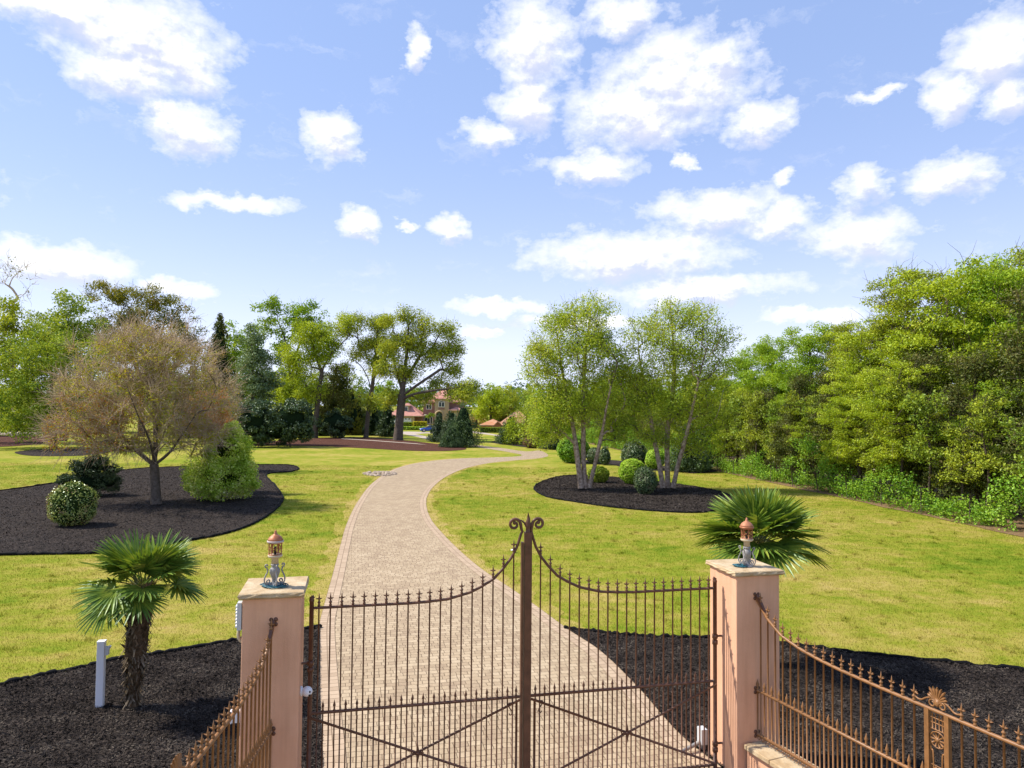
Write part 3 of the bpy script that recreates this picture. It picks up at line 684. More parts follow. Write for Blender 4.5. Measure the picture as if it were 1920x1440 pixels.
# ------------------------------------------------------------------ splayed side railings on low walls
def prof_fence(s): return float(np.interp(s, [0, 0.06, 0.2, 0.42, 0.7, 1.0, 1.27, 1.7, 9], [2.24, 2.17, 2.03, 1.90, 1.835, 1.80, 1.785, 1.775, 1.765]))
def railing(side, label):
    a = gw(side * (HX + 0.378), 0.36)
    du = U * (0.179 * side) + Nn * 0.984
    ang = math.atan2(du[1], du[0])
    mt = M_iron_lit if side > 0 else M_iron_lit
    root = thing('side_railing', label, 'railing', a, ang, 'splayed iron railings beside the gate')
    END = 3.95; zm, zb = 1.11, 0.575
    s_ = np.concatenate([np.linspace(0, 1.3, 24), np.linspace(1.45, END, 8)])
    MB().tube([(s, 0, prof_fence(s)) for s in s_], 0.019, 8).build('top_rail', mt, root)
    for z, nm in ((zm, 'middle_rail'), (zb, 'bottom_rail')): MB().tube([(0.0, 0, z), (END, 0, z)], 0.019, 8).build(nm, mt, root)
    # wrought anchors into the pillar: small four-leaf plates
    for z in (2.27, zm, zb):
        b = MB()
        for k in range(4):
            an = k * math.pi / 2 + math.pi / 4; b.ellipsoid((0.0, 0.036 * math.cos(an), z + 0.036 * math.sin(an)), (0.014, 0.024, 0.024), 8, 6)
        b.ellipsoid((0.006, 0, z), (0.02, 0.026, 0.026), 8, 6)
        if z > 2: b.prism([(0.0, -0.022, z), (0.0, 0.022, z), (0.13, 0.014, z - 0.17), (0.13, -0.014, z - 0.17)], (0.022, 0, 0.02))
        b.build('anchor', M_iron, root)
    fin = MB(); star_finial(fin, 0, 0, 0); fin = fin.mesh('finial', [mt]); spr = MB(); spear(spr, 0, 0, 0, 1.2); spr = spr.mesh('spear_point', [mt])
    p0, p1 = 2.31, 2.51
    tall = [0.07 + 0.1235 * i for i in range(18)] + [p1 + 0.135 + 0.125 * i for i in range(10)]
    for s in tall:
        zt = prof_fence(s) + 0.012
        o = MB().tube([(0, 0, 0.0), (0, 0, zt - zb + 0.03)], 0.0105, 6).build('bar', mt, root, (s, 0, zb - 0.03)); link('finial', fin, o, (0, 0, zt - zb + 0.03))
    sb = MB().tube([(0, 0, 0), (0, 0, zm - zb + 0.04)], 0.0095, 6).mesh('short_bar', [mt])
    for s in [0.012] + [(x + y) / 2 for x, y in zip(tall[:-1], tall[1:]) if y - x < 0.2] + [p0 - 0.06, p1 + 0.07]:
        o = link('short_bar', sb, root, (s, 0, zb - 0.03)); link('spear_point', spr, o, (0, 0, zm - zb + 0.045))
    d = MB()
    for k in range(int(END / 0.062)):
        s = 0.03 + 0.062 * k; d.tube([(s + 0.022 * math.cos(f), 0, zb - 0.042 + 0.022 * math.sin(f)) for f in np.linspace(0, 2 * math.pi, 9)], 0.005, 4, cap=False)
    d.build('scalloped_trim', mt, root)
    for s in (p0, p1): MB().box((s, 0, (prof_fence(s) + zb) / 2), (0.045, 0.045, prof_fence(s) - zb)).build('panel_post', mt, root)
    # cast ornament between the posts
    c = (p0 + p1) / 2; o = MB(); hw = 0.062
    def tb(q, r=0.008): o.tube(q, r, 5)
    for x in (-0.05, -0.018, 0.018, 0.05): tb([(c + x, 0, 1.60), (c + x, 0, 1.75)], 0.006)
    for z in (1.60, 1.66, 1.705): tb([(c - 0.075, 0, z), (c + 0.075, 0, z)], 0.006)
    for k in range(10):
        an = k * math.pi / 5; tb([(c + 0.015 * math.cos(an), 0, 1.51 + 0.015 * math.sin(an)), (c + 0.068 * math.cos(an), 0, 1.51 + 0.068 * math.sin(an))], [0.006, 0.011])
    o.ellipsoid((c, 0, 1.51), (0.024, 0.018, 0.024), 8, 6)
    tb([(c + 0.075 * math.cos(f), 0, 1.51 + 0.075 * math.sin(f)) for f in np.linspace(0, 2 * math.pi, 15)], 0.006)
    for sg in (-1, 1):
        tb(smooth([(c + sg * 0.072, 0, 1.44), (c + sg * 0.066, 0, 1.40), (c + sg * 0.046, 0, 1.37), (c + sg * 0.046, 0, 1.05), (c + sg * 0.072, 0, 1.0), (c + sg * 0.072, 0, 0.92)], 4))
        tb([(c + sg * (0.02 + 0.018 * math.cos(f)), 0, 1.22 + 0.030 * math.sin(f)) for f in np.linspace(0, 2 * math.pi, 11)])
        tb([(c + sg * (0.036 + 0.028 * math.cos(f)), 0, 0.86 + 0.04 * math.sin(f)) for f in np.linspace(0, 2 * math.pi, 11)])
    for z in (1.175, 1.265, 0.92, 0.80, 0.70): tb([(c - 0.075, 0, z), (c + 0.075, 0, z)], 0.006)
    o.build('cast_panel', mt, root)
    o = MB(); zt = 1.79
    for k in range(9):
        an = math.pi * (0.14 + 0.72 * k / 8); L_ = 0.135 if 2 <= k <= 6 else 0.098
        q = [(c + L_ * f * math.cos(an) * (1.0 + 0.12 * f), 0, zt + 0.075 + L_ * f * math.sin(an)) for f in np.linspace(0.12, 1, 6)]
        o.tube(q, [0.005, 0.007, 0.009, 0.012, 0.014, 0.005], 6)
    for sg in (-1, 1):
        o.tube([(c + sg * (0.05 + 0.04 * (1 - 0.6 * f) * math.cos(math.pi + f * 8)), 0, zt + 0.045 + 0.04 * (1 - 0.6 * f) * math.sin(f * 8)) for f in np.linspace(0, 1, 16)], 0.009, 5)
        o.tube(smooth([(c + sg * 0.05, 0, zt + 0.10), (c + sg * 0.11, 0, zt + 0.075), (c + sg * 0.16, 0, zt + 0.04), (c + sg * 0.20, 0, zt + 0.035), (c + sg * 0.235, 0, zt + 0.055), (c + sg * 0.225, 0, zt + 0.085), (c + sg * 0.20, 0, zt + 0.075)], 4), 0.009, 5)
    o.ellipsoid((c, 0, zt + 0.06), (0.028, 0.02, 0.035), 8, 6)
    o.build('palmette', mt, root)
    # the low wall under it
    w = thing('low_wall', 'low salmon wall with tan stone coping running from the ' + ('pillar beside the clay lantern' if side > 0 else 'camera pillar'), 'wall', a, ang, 'low walls under the side railings')
    MB().box((END / 2 - 0.0, 0, 0.21), (END, 0.32, 0.42)).build('wall_body', M_stucco, w)
    cp = MB(); n = 9
    for k in range(n):
        L_ = END / n; cp.box((L_ * (k + 0.5), 0.006 * (rng.random() - 0.5), 0.4525), (L_ - 0.008, 0.43 + 0.012 * rng.random(), 0.062), rotz(0.004 * (rng.random() - 0.5)))
    b = cp.build('coping', M_stone, w); bv = b.modifiers.new('edge', 'BEVEL'); bv.width = 0.012; bv.segments = 2
    return root
railing(-1, 'tan iron railing sweeping down from the camera pillar towards the viewer')
railing(1, 'tan iron railing with palmette above the low wall with visible coping')

# ------------------------------------------------------------------ small fittings at the gate
c = gw(-HX + 0.0 - 0.10, 0.12, 1.42)
r_ = thing('security_camera', 'white twin lens security camera on the inner side of the pillar', 'camera', c, GA)
MB().lathe([(0.055, 0), (0.055, 0.02), (0.03, 0.03)], rot=[[0, 0, 1], [0, 1, 0], [-1, 0, 0]], k=16).build('mount', M_white, r_)
MB().ellipsoid((0.075, -0.02, 0.0), (0.060, 0.060, 0.055), 16, 10).build('housing', M_white, r_)
for dz in (-0.018, 0.018):
    MB().ellipsoid((0.110 - 0.006, -0.062, dz - 0.01), (0.014, 0.012, 0.014), 10, 8).build('lens', M_black, r_)
c = gw(-HX - 0.70, 0.30, 2.30)
r_ = thing('intercom_box', 'pale ribbed box on a bent conduit at the outer side of the camera pillar', 'box', c, GA)
MB().box((-0.030, 0, 0.04), (0.045, 0.10, 0.29)).build('case', M_whitegrey, r_)
m = MB()
for k in range(7): m.box((-0.060, 0, -0.065 + 0.035 * k), (0.016, 0.104, 0.016))
m.build('ribs', M_white, r_)
MB().tube(smooth([(-0.035, 0, -0.10), (-0.040, 0, -0.17), (-0.025, 0, -0.22), (0.01, 0, -0.245), (0.04, 0, -0.25)], 5), 0.018, 8).build('conduit', M_cream, r_)
c = gw(-HX - 0.70, 0.30, 1.28)
r_ = thing('junction_box', 'small white junction box low on the outer side of the camera pillar', 'box', c, GA)
MB().box((-0.045, 0, 0), (0.09, 0.09, 0.12)).build('case', M_white, r_); MB().box((-0.095, 0, 0), (0.012, 0.10, 0.13)).build('cover', M_white, r_)
c = G(187, 1328)
r_ = thing('white_post', 'square white post standing in the mulch beside the shorter palm', 'post', c, 0.25)
p_ = MB().box((0, 0, 0.5), (0.105, 0.105, 1.0)).build('post_body', M_white, r_); bv = p_.modifiers.new('edge', 'BEVEL'); bv.width = 0.008; bv.segments = 2
MB().box((0, 0, 1.006), (0.112, 0.112, 0.014)).build('post_cap', M_white, r_)
m = MB().box((0.078, 0.0, 0.86), (0.05, 0.075, 0.12)); m.box((0.105, 0.0, 0.90), (0.03, 0.085, 0.05), [[0.9, 0, 0.43], [0, 1, 0], [-0.43, 0, 0.9]]); m.build('outlet_box', M_whitegrey, r_)
c = gw(HX + 0.06, -0.50, 0)
r_ = thing('gate_opener', 'grey swing gate motor arm with white housing low behind the gate', 'gate motor', c, GA)
MB().box((0.02, 0, 0.20), (0.085, 0.13, 0.20)).build('motor_housing', M_whitegrey, r_)
MB().tube([(0.02, 0, 0.13), (-0.16, -0.06, 0.10), (-0.34, -0.10, 0.06)], [0.03, 0.026, 0.02], 10).build('arm', M_grey, r_)
MB().box((0.02, 0, 0.06), (0.06, 0.10, 0.10)).build('base', M_grey, r_)
c = G(963, 1036)
r_ = thing('ground_light', 'tiny white ground light in the lawn beside the driveway', 'ground light', c)
MB().tube([(0, 0, 0), (0, 0, 0.06)], 0.02, 8).build('stake', M_black, r_); MB().ellipsoid((0, 0, 0.08), (0.10, 0.06, 0.035), 12, 8).build('lens_cap', M_white, r_)
M_rock = pbr('pale_rock', (0.34, 0.25, 0.17), 0.9, 0, (10, 0.6, 0.03), color2=(0.52, 0.42, 0.33), vscale=3)
m = MB()
for k in range(150):
    a, q = rng.random() * 6.28, math.sqrt(rng.random()); g = G(712 + 31 * q * math.cos(a), 889 + 4.2 * q * math.sin(a)); s = 0.06 + 0.09 * rng.random()
    m.ellipsoid((g.x, g.y, s * 0.25), (s, s * (0.6 + 0.5 * rng.random()), s * 0.55), 7, 5, jit=0.4, sm=False)
o = m.build('drain_rocks', M_rock); stuff(o); o['label'] = 'patch of pale drain rocks in the lawn beside the driveway'
# ------------------------------------------------------------------ plant generators
def unit(n):
    v = rng.normal(size=(n, 3)); return v / np.linalg.norm(v, axis=1)[:, None]
def kite_leaves(C, N, size, aspect=0.55, curl=0.0):
    """leaf-shaped quads at C with normals N"""
    n = len(C)
    a = np.cross(N, unit(n)); a /= np.linalg.norm(a, axis=1)[:, None] + 1e-9
    b = np.cross(N, a); s = np.asarray(size).reshape(-1, 1) * np.ones((n, 1))
    w = s * aspect * 0.5
    bend = N * s * 0.12
    return np.stack([C - a * s * 0.5 - bend, C + b * w, C + a * s * 0.5 - bend, C - b * w], 1)
def leaf_cloud(centres, rc, per, size, up=0.5, flat=0.7, aspect=0.6, core=0.45):
    """leaves spread through clumps; denser toward each clump's outside and top"""
    centres = np.asarray(centres, float); k = len(centres)
    rc = np.broadcast_to(np.asarray(rc, float), (k,))
    per_i = np.maximum(2, (per * (rc / rc.mean()) ** 2 * (0.6 + 0.8 * rng.random(k)))).astype(int)
    idx = np.repeat(np.arange(k), per_i); n = len(idx)
    d = unit(n); rad = rng.random(n) ** core
    off = d * rad[:, None] * rc[idx][:, None]; off[:, 2] *= flat
    C = centres[idx] + off
    N = d * 0.6 + unit(n) * 0.9 + np.array([0, 0, up]); N /= np.linalg.norm(N, axis=1)[:, None]
    return kite_leaves(C, N, size * (0.65 + 0.7 * rng.random(n)), aspect)
def in_ell(ells, n, outer=0.45, zmin=None):
    """points in a union of ellipsoids (cx,cy,cz,rx,ry,rz), gathered towards the outside"""
    vol = np.array([(e[3] * e[4] + e[3] * e[5] + e[4] * e[5]) for e in ells]); vol /= vol.sum()
    out = []
    for e, f in zip(ells, vol):
        k = max(2, int(round(n * f))); d = unit(k); r = rng.random(k) ** outer
        out.append(np.array(e[:3]) + d * r[:, None] * np.array(e[3:]))
    P = np.vstack(out)
    if zmin is not None: P = P[P[:, 2] > zmin]
    return P
def grow(trunks, clumps, step=0.6, lift=0.22, zmin=0.0, wob=0.06):
    P = []; par = []; ok = []
    for ti, tr in enumerate(trunks):
        g0 = -1
        if ti and tr[0][2] > 0.3:            # a limb springs from the nearest point of what stands already
            g0 = int(np.argmin(np.linalg.norm(np.array(P) - np.asarray(tr[0]), axis=1))); tr = tr[1:]
        for i, p in enumerate(tr):
            P.append(np.array(p, float)); par.append(len(P) - 2 if i else g0); ok.append(p[2] >= zmin)
    P = list(P); nT = len(P)
    top = np.mean([tr[-1] for tr in trunks], axis=0)
    order = np.argsort([min(np.linalg.norm(c - np.asarray(P[q])) for q in range(0, nT)) for c in clumps])
    cap = nT + 60 * len(clumps); A = np.zeros((cap, 3)); A[:nT] = P; okA = np.zeros(cap, bool); okA[:nT] = ok; n = nT
    dist0 = np.zeros(cap)
    for i in range(nT): dist0[i] = 0 if par[i] < 0 else dist0[par[i]] + np.linalg.norm(A[i] - A[par[i]])
    for ci in order:
        c = clumps[ci]; D = c - A[:n]; dd = np.linalg.norm(D, axis=1)
        hd = np.linalg.norm(D[:, :2], axis=1)
        cost = dd + 0.8 * np.maximum(0, A[:n, 2] - (c[2] - lift * hd)) + 0.12 * dist0[:n]
        cost[~okA[:n]] = 1e9
        j = int(np.argmin(cost)); a = A[j].copy(); L = dd[j]; ns = max(2, int(L / step) + 1)
        pd = A[j] - A[par[j]] if par[j] >= 0 else np.array([0, 0, 1.0]); pd = pd / (np.linalg.norm(pd) + 1e-9)
        mid = a + (c - a) * 0.45 + pd * L * 0.16 + np.array([0, 0, lift * 0.5 * L]) + rng.normal(size=3) * wob * L
        last = j
        for s in range(1, ns + 1):
            f = s / ns; q = (1 - f) ** 2 * a + 2 * f * (1 - f) * mid + f * f * c
            q = q + rng.normal(size=3) * wob * 0.35 * step
            A[n] = q; okA[n] = True; par.append(last); dist0[n] = dist0[last] + L / ns; last = n; n += 1
            if n >= cap - 2: break
    return A[:n], np.array(par)
def branches(A, par, r_base, r_tip, flare=1.0, thin=0.05):
    n = len(A); cnt = np.zeros(n); kids = [[] for _ in range(n)]
    for i in range(n):
        if par[i] >= 0: kids[par[i]].append(i)
    for i in range(n - 1, -1, -1):
        if not kids[i]: cnt[i] += 1
        if par[i] >= 0: cnt[par[i]] += cnt[i]
    roots = [i for i in range(n) if par[i] < 0]
    mx = max(cnt[r] for r in roots)
    p = math.log(max(2.0, mx)) / math.log(max(1.5, r_base / r_tip))
    rad = r_tip * cnt ** (1 / p)
    m = MB(); stack = [(r, None) for r in roots]
    while stack:
        i, start = stack.pop()
        ch = [] if start is None else [start]
        j = i
        while True:
            ch.append(j)
            if not kids[j]: break
            ks = sorted(kids[j], key=lambda q: -rad[q])
            for q in ks[1:]: stack.append((q, j))
            j = ks[0]
        if len(ch) < 2: continue
        rr = rad[ch].copy()
        if start is not None: rr[0] = min(rr[0], rr[1] * 1.25)
        elif flare > 1:
            h = np.maximum(0, A[ch][:, 2] - A[ch[0]][2]); rr = rr * (1 + (flare - 1) * np.exp(-h / (r_base * 2.2)))
        rr[-1] *= 0.5
        m.tube(A[ch], rr, 10 if rr[0] > 0.12 else 6 if rr[0] > 0.04 else 4, mi=int(rr[0] < thin), cap=False)
    return m
def twigs(m, pts, n, L, r, up=0.5, away=None, k=3, mi=0):
    for p in pts:
        for _ in range(n):
            d = rng.normal(size=3) + np.array([0, 0, up]) + (0 if away is None else 1.0 * (p - away) / (np.linalg.norm(p - away) + 1e-6))
            d /= np.linalg.norm(d); l = L * (0.5 + rng.random())
            q1 = p + d * l * 0.5 + rng.normal(size=3) * 0.08 * l; q2 = p + d * l + rng.normal(size=3) * 0.14 * l
            m.tube([p, q1, q2], [r, r * 0.8, r * 0.4], k, mi=mi, cap=False)
def E(px, py, rx, ry, Y, base, dy=0.0, dep=0.95):
    c = W(px, py, Y + dy); k = (Y + dy) / F
    return (c.x - base[0], c.y - base[1], c.z - base[2], rx * k, (rx * k) * dep, ry * k)
def trunk_line(pts_px, Y, base, n=8):
    q = smooth([np.array(W(px, py, Y + dy)) - np.array(base) for px, py, dy in pts_px], n); return q
def tree(name, label, cat, base, trunks, r_base, ells, ncl, rc, per, size, lm, bm_, group=None, r_tip=0.012, step=0.6, lift=0.22,
         zmin=1.5, flat=0.7, outer=0.45, tw=None, flare=1.35, cz=None, aspect=0.6, up=0.5, wob=0.06, extra=None, twm=None):
    root = thing(name, label, cat, base, 0, group)
    C = in_ell(ells, ncl, outer, cz)
    A, par = grow(trunks, C, step, lift, zmin, wob)
    m = branches(A, par, r_base, r_tip, flare)
    if tw:
        cen = np.mean(C, axis=0) - np.array([0, 0, 1.5])
        twigs(m, C, tw[0], tw[1], tw[2], away=cen, mi=1)
    m.build('trunk', [bm_, twm or bm_], root)
    rcs = rc * (0.7 + 0.6 * rng.random(len(C)))
    mats = [lm] if not isinstance(lm, (list, tuple)) else list(lm)
    fm = MB()
    if per > 0:
        V = leaf_cloud(C, rcs, per, size, up, flat, aspect)
        if len(mats) == 1: fm.quads(V)
        else:
            sel = extra(V[:, 0]) if extra else rng.integers(0, len(mats), len(V))
            for k in range(len(mats)):
                if (sel == k).any(): fm.quads(V[sel == k], k)
        fm.build('crown', mats, root)
    return root
def shrub(name, label, cat, base, ells, n, size, lm, core_mat=None, clump=None, group=None, aspect=0.6, shell=0.16, core=0.86, up=0.5, stem=True):
    """leafy shrub: leaves over the ellipsoids' outside and a solid core coloured dark for the inner shade"""
    root = thing(name, label, cat, base, 0, group)
    area = np.array([e[3] * e[4] + e[3] * e[5] + e[4] * e[5] for e in ells]); area /= area.sum()
    fm = MB(); mats = [lm]
    Vs = []
    for e, f in zip(ells, area):
        k = int(n * f)
        if clump:
            c = np.array(e[:3]) + unit(clump) * (0.72 + 0.28 * rng.random((clump, 1))) * np.array(e[3:])
            c = c[c[:, 2] > 0.02]
            Vs.append(leaf_cloud(c, 0.30 * float(np.mean(e[3:])) * (0.7 + 0.6 * rng.random(len(c))), k / max(1, len(c)), size, up, 0.75, aspect))
        else:
            d = unit(k); ph = rng.random(3) * 6.28; lump = 1 + 0.045 * (np.sin(d[:, :1] * 5 + ph[0]) * np.sin(d[:, 1:2] * 6 + ph[1]) + np.sin(d[:, 2:] * 7 + ph[2]) * 0.6)
            C = np.array(e[:3]) + d * lump * (1 - shell * rng.random((k, 1)) ** 1.5 + 0.035 * rng.normal(size=(k, 1))) * np.array(e[3:])
            N = d * 1.0 + unit(k) * 0.8 + np.array([0, 0, up * 0.5]); N /= np.linalg.norm(N, axis=1)[:, None]
            Vs.append(kite_leaves(C, N, size * (0.65 + 0.7 * rng.random(k)), aspect))
    V = np.vstack(Vs); V = V[V[:, :, 2].min(1) > 0.0]
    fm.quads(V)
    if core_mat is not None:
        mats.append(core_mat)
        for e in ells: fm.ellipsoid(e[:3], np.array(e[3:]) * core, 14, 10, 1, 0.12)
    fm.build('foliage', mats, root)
    if stem:
        m = MB(); e = ells[0]
        for k in range(5):
            a = k * 1.257 + rng.random(); q = np.array([e[0] + 0.3 * e[3] * math.cos(a), e[1] + 0.3 * e[4] * math.sin(a), e[2]])
            m.tube([(e[0] + 0.05 * math.cos(a), e[1] + 0.05 * math.sin(a), 0.0), (np.array([e[0], e[1], 0]) + q) / 2, q], [0.03, 0.024, 0.012], 5, cap=False)
        m.build('stem', M_bark, root)
    return root
def conifer(name, label, base, h, r, n, size, lm, core_mat, group=None, lean=0.0, power=0.85, ragged=0.12, low=0.02, cat='conifer', fpow=1.35):
    root = thing(name, label, cat, base, 0, group)
    MB().tube([(0, 0, 0), (lean * h * 0.5, 0, h * 0.5), (lean * h, 0, h * 0.98)], [0.02 * h + 0.02, 0.014 * h, 0.01], 7, cap=False).build('trunk', M_bark, root)
    k = int(n / 26); f = rng.random(k) ** fpow; a = rng.random(k) * 6.283
    rr = r * ((1 - f) ** power) * (0.80 + 0.2 * rng.random(k)) * (1 + ragged * rng.normal(size=k)) * np.minimum(1, 0.55 + f * 6)
    C = np.stack([rr * np.cos(a) + lean * h * f, rr * np.sin(a), low * h + f * h * (1 - low)], -1)
    rc = np.maximum(0.10 * r, 0.26 * r * (1 - f) ** 0.6)
    fm = MB(); V = leaf_cloud(C, rc, 26, size, 0.25, 1.1, 0.45); V = V[V[:, :, 2].min(1) > 0]
    fm.quads(V)
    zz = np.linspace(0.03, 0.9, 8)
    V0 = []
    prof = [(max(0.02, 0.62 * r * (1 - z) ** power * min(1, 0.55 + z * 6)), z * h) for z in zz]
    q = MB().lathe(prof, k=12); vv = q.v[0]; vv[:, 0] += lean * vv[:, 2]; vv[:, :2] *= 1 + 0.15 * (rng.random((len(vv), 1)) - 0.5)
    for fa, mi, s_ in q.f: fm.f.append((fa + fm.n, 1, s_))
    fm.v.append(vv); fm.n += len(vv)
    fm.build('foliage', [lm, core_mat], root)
    return root

# ------------------------------------------------------------------ leaf and bark materials
M_bark = pbr('grey_brown_bark', (0.075, 0.055, 0.042), 0.95, 0, (9, 1.0, 0.05), color2=(0.17, 0.135, 0.105), vscale=7, spec=0.1)
M_bark_d = pbr('dark_bark', (0.05, 0.036, 0.026), 0.95, 0, (9, 1.0, 0.05), color2=(0.11, 0.085, 0.062), vscale=7, spec=0.1)
M_bark_tan = pbr('tan_twig_bark', (0.36, 0.25, 0.155), 0.9, 0, (12, 0.8, 0.03), color2=(0.64, 0.49, 0.33), vscale=4, spec=0.1)
M_bark_birch = pbr('peeling_birch_bark', (0.14, 0.08, 0.05), 0.85, 0, (14, 1.0, 0.03), color2=(0.62, 0.47, 0.35), vscale=7, spec=0.15)
M_core = pbr('shade_core', (0.020, 0.034, 0.008), 1.0, var=0.4, vscale=8, spec=0.0)  # solid core that stops see-through; inner shade of the foliage is its dark colour
M_core_d = pbr('dark_shade_core', (0.012, 0.022, 0.010), 1.0, var=0.4, vscale=8, spec=0.0)  # darker solid core for evergreens, inner shade put into the colour
L_oak = leaf_mat('oak_leaf', [(0.070, 0.095, 0.008), (0.14, 0.175, 0.013), (0.22, 0.25, 0.020), (0.31, 0.32, 0.034)], 0.35, 0.35)
L_yel = leaf_mat('yellow_green_leaf', [(0.085, 0.13, 0.006), (0.15, 0.20, 0.009), (0.22, 0.27, 0.014), (0.29, 0.32, 0.025)], 0.38, 0.3)
L_bright = leaf_mat('bright_green_leaf', [(0.052, 0.105, 0.006), (0.10, 0.17, 0.008), (0.155, 0.225, 0.012), (0.22, 0.27, 0.02)], 0.38, 0.3)
L_mid = leaf_mat('mid_green_leaf', [(0.048, 0.085, 0.009), (0.105, 0.150, 0.013), (0.165, 0.21, 0.02), (0.24, 0.26, 0.04)], 0.32, 0.4)
L_olive = leaf_mat('olive_brown_leaf', [(0.045, 0.052, 0.008), (0.09, 0.10, 0.010), (0.15, 0.145, 0.016), (0.20, 0.155, 0.03)], 0.3, 0.4)
L_cedar = leaf_mat('cedar_needle', [(0.018, 0.030, 0.006), (0.042, 0.056, 0.010), (0.075, 0.082, 0.016), (0.105, 0.088, 0.026)], 0.2, 0.5)
L_birch = leaf_mat('birch_leaf', [(0.08, 0.13, 0.008), (0.155, 0.21, 0.012), (0.23, 0.28, 0.022), (0.30, 0.31, 0.045)], 0.4, 0.5)
L_dark = leaf_mat('dark_evergreen_leaf', [(0.008, 0.016, 0.005), (0.017, 0.032, 0.008), (0.032, 0.052, 0.012), (0.052, 0.075, 0.018)], 0.12, 0.7, 0.07)
L_blue = leaf_mat('blue_green_needle', [(0.012, 0.026, 0.008), (0.028, 0.052, 0.014), (0.05, 0.080, 0.022), (0.075, 0.108, 0.03)], 0.15, 0.7, 0.05)
L_grey = leaf_mat('grey_green_leaf', [(0.03, 0.052, 0.018), (0.06, 0.09, 0.030), (0.095, 0.13, 0.045), (0.14, 0.165, 0.07)], 0.2, 0.6, 0.06)
L_dog = leaf_mat('cream_green_leaf', [(0.10, 0.17, 0.012), (0.19, 0.27, 0.025), (0.30, 0.37, 0.07), (0.42, 0.43, 0.19)], 0.42, 1.6)
L_rust = leaf_mat('rust_leaf', [(0.12, 0.038, 0.010), (0.23, 0.085, 0.018), (0.30, 0.14, 0.03), (0.24, 0.15, 0.05)], 0.35, 0.6)
L_tan = leaf_mat('tan_bud_leaf', [(0.15, 0.105, 0.045), (0.22, 0.15, 0.06), (0.26, 0.20, 0.055), (0.24, 0.13, 0.06)], 0.3, 0.5)
L_cherry = leaf_mat('young_spring_leaf', [(0.23, 0.15, 0.04), (0.21, 0.18, 0.02), (0.19, 0.20, 0.014), (0.27, 0.26, 0.02)], 0.4, 0.8)
L_ball = leaf_mat('clipped_holly_leaf', [(0.05, 0.085, 0.010), (0.12, 0.155, 0.020), (0.22, 0.235, 0.045), (0.20, 0.12, 0.05)], 0.15, 2.5, 0.08, 0.3)
L_clip = leaf_mat('clipped_dark_leaf', [(0.018, 0.036, 0.010), (0.04, 0.065, 0.018), (0.065, 0.095, 0.026), (0.105, 0.085, 0.05)], 0.12, 2.0, 0.06, 0.35)
L_lime = leaf_mat('lime_leaf', [(0.07, 0.15, 0.008), (0.14, 0.24, 0.012), (0.22, 0.32, 0.03), (0.33, 0.38, 0.08)], 0.35, 1.5)
L_purple = leaf_mat('dull_purple_leaf', [(0.05, 0.03, 0.02), (0.09, 0.055, 0.032), (0.13, 0.085, 0.04), (0.12, 0.11, 0.03)], 0.2, 1.2)
L_hedge = leaf_mat('red_brown_hedge_leaf', [(0.06, 0.025, 0.015), (0.11, 0.05, 0.025), (0.15, 0.08, 0.03), (0.12, 0.11, 0.03)], 0.2, 1.2)
L_gold = leaf_mat('golden_leaf', [(0.20, 0.19, 0.01), (0.30, 0.27, 0.015), (0.40, 0.35, 0.03)], 0.3, 1.2)
L_haze = leaf_mat('haze_blue_leaf', [(0.020, 0.045, 0.024), (0.035, 0.07, 0.032), (0.06, 0.10, 0.035)], 0.2, 0.05)  # haze of distance is put into the leaf colour as blue
L_ivy = leaf_mat('ivy_leaf', [(0.03, 0.075, 0.008), (0.07, 0.15, 0.010), (0.13, 0.22, 0.015), (0.20, 0.28, 0.03)], 0.3, 0.8)

# ------------------------------------------------------------------ fan palms
L_palm = leaf_mat('palm_blade', [(0.025, 0.055, 0.008), (0.055, 0.095, 0.012), (0.10, 0.145, 0.018), (0.18, 0.20, 0.03)], 0.25, 3.0, 0.035, 0.4, 2.0)
M_petiole = pbr('palm_petiole', (0.10, 0.12, 0.03), 0.6)
M_fibre = pbr('palm_fibre', (0.045, 0.030, 0.017), 0.95, 0, (25, 1.0, 0.03), color2=(0.14, 0.095, 0.055), vscale=14, spec=0.1)
M_stub = leaf_mat('palm_leaf_base', [(0.05, 0.032, 0.016), (0.10, 0.068, 0.038), (0.17, 0.125, 0.08), (0.26, 0.20, 0.14)], 0.1, 3.0, gain=1.0)
def frond_mesh(pl, R_, nseg, droop):
    """petiole along +x, then a pleated fan; origin at the frond's foot"""
    blade = MB(); base = np.array([pl, 0, 0.0])
    for i in range(nseg):
        f = -1 + 2 * (i + 0.5) / nseg; a = f * math.radians(122)
        L_ = R_ * (1.0 - 0.30 * abs(f) ** 1.5) * (0.92 + 0.12 * rng.random()); d = np.array([math.cos(a), math.sin(a), 0.0])
        s_ = np.array([-d[1], d[0], 0.0]); ts = np.array([0.06, 0.35, 0.62, 0.85, 1.0]); wd = np.array([0.006, 0.021, 0.020, 0.012, 0.002]) * (R_ / 0.55)
        sag = -droop * (ts ** 2.6) * L_ * (0.7 + 0.6 * rng.random()); cup = 0.20 * abs(f) * ts * L_ * 0.5
        mid = base + d * (ts * L_)[:, None] + np.array([0, 0, 1.0]) * (sag + cup - 0.1 * ts * L_ * 0)[:, None]
        jig = s_ * (rng.normal() * 0.02 * ts ** 2)[:, None]; mid = mid + jig
        lf = mid + s_ * wd[:, None] + np.array([0, 0, 0.45]) * wd[:, None]; rt = mid - s_ * wd[:, None] + np.array([0, 0, 0.45]) * wd[:, None]
        V = np.vstack([lf, mid, rt]); q = []
        for k in range(4): q += [(k, k + 1, 6 + k, 5 + k), (5 + k, 6 + k, 11 + k, 10 + k)]
        blade.add(V, q, 0)
    return blade
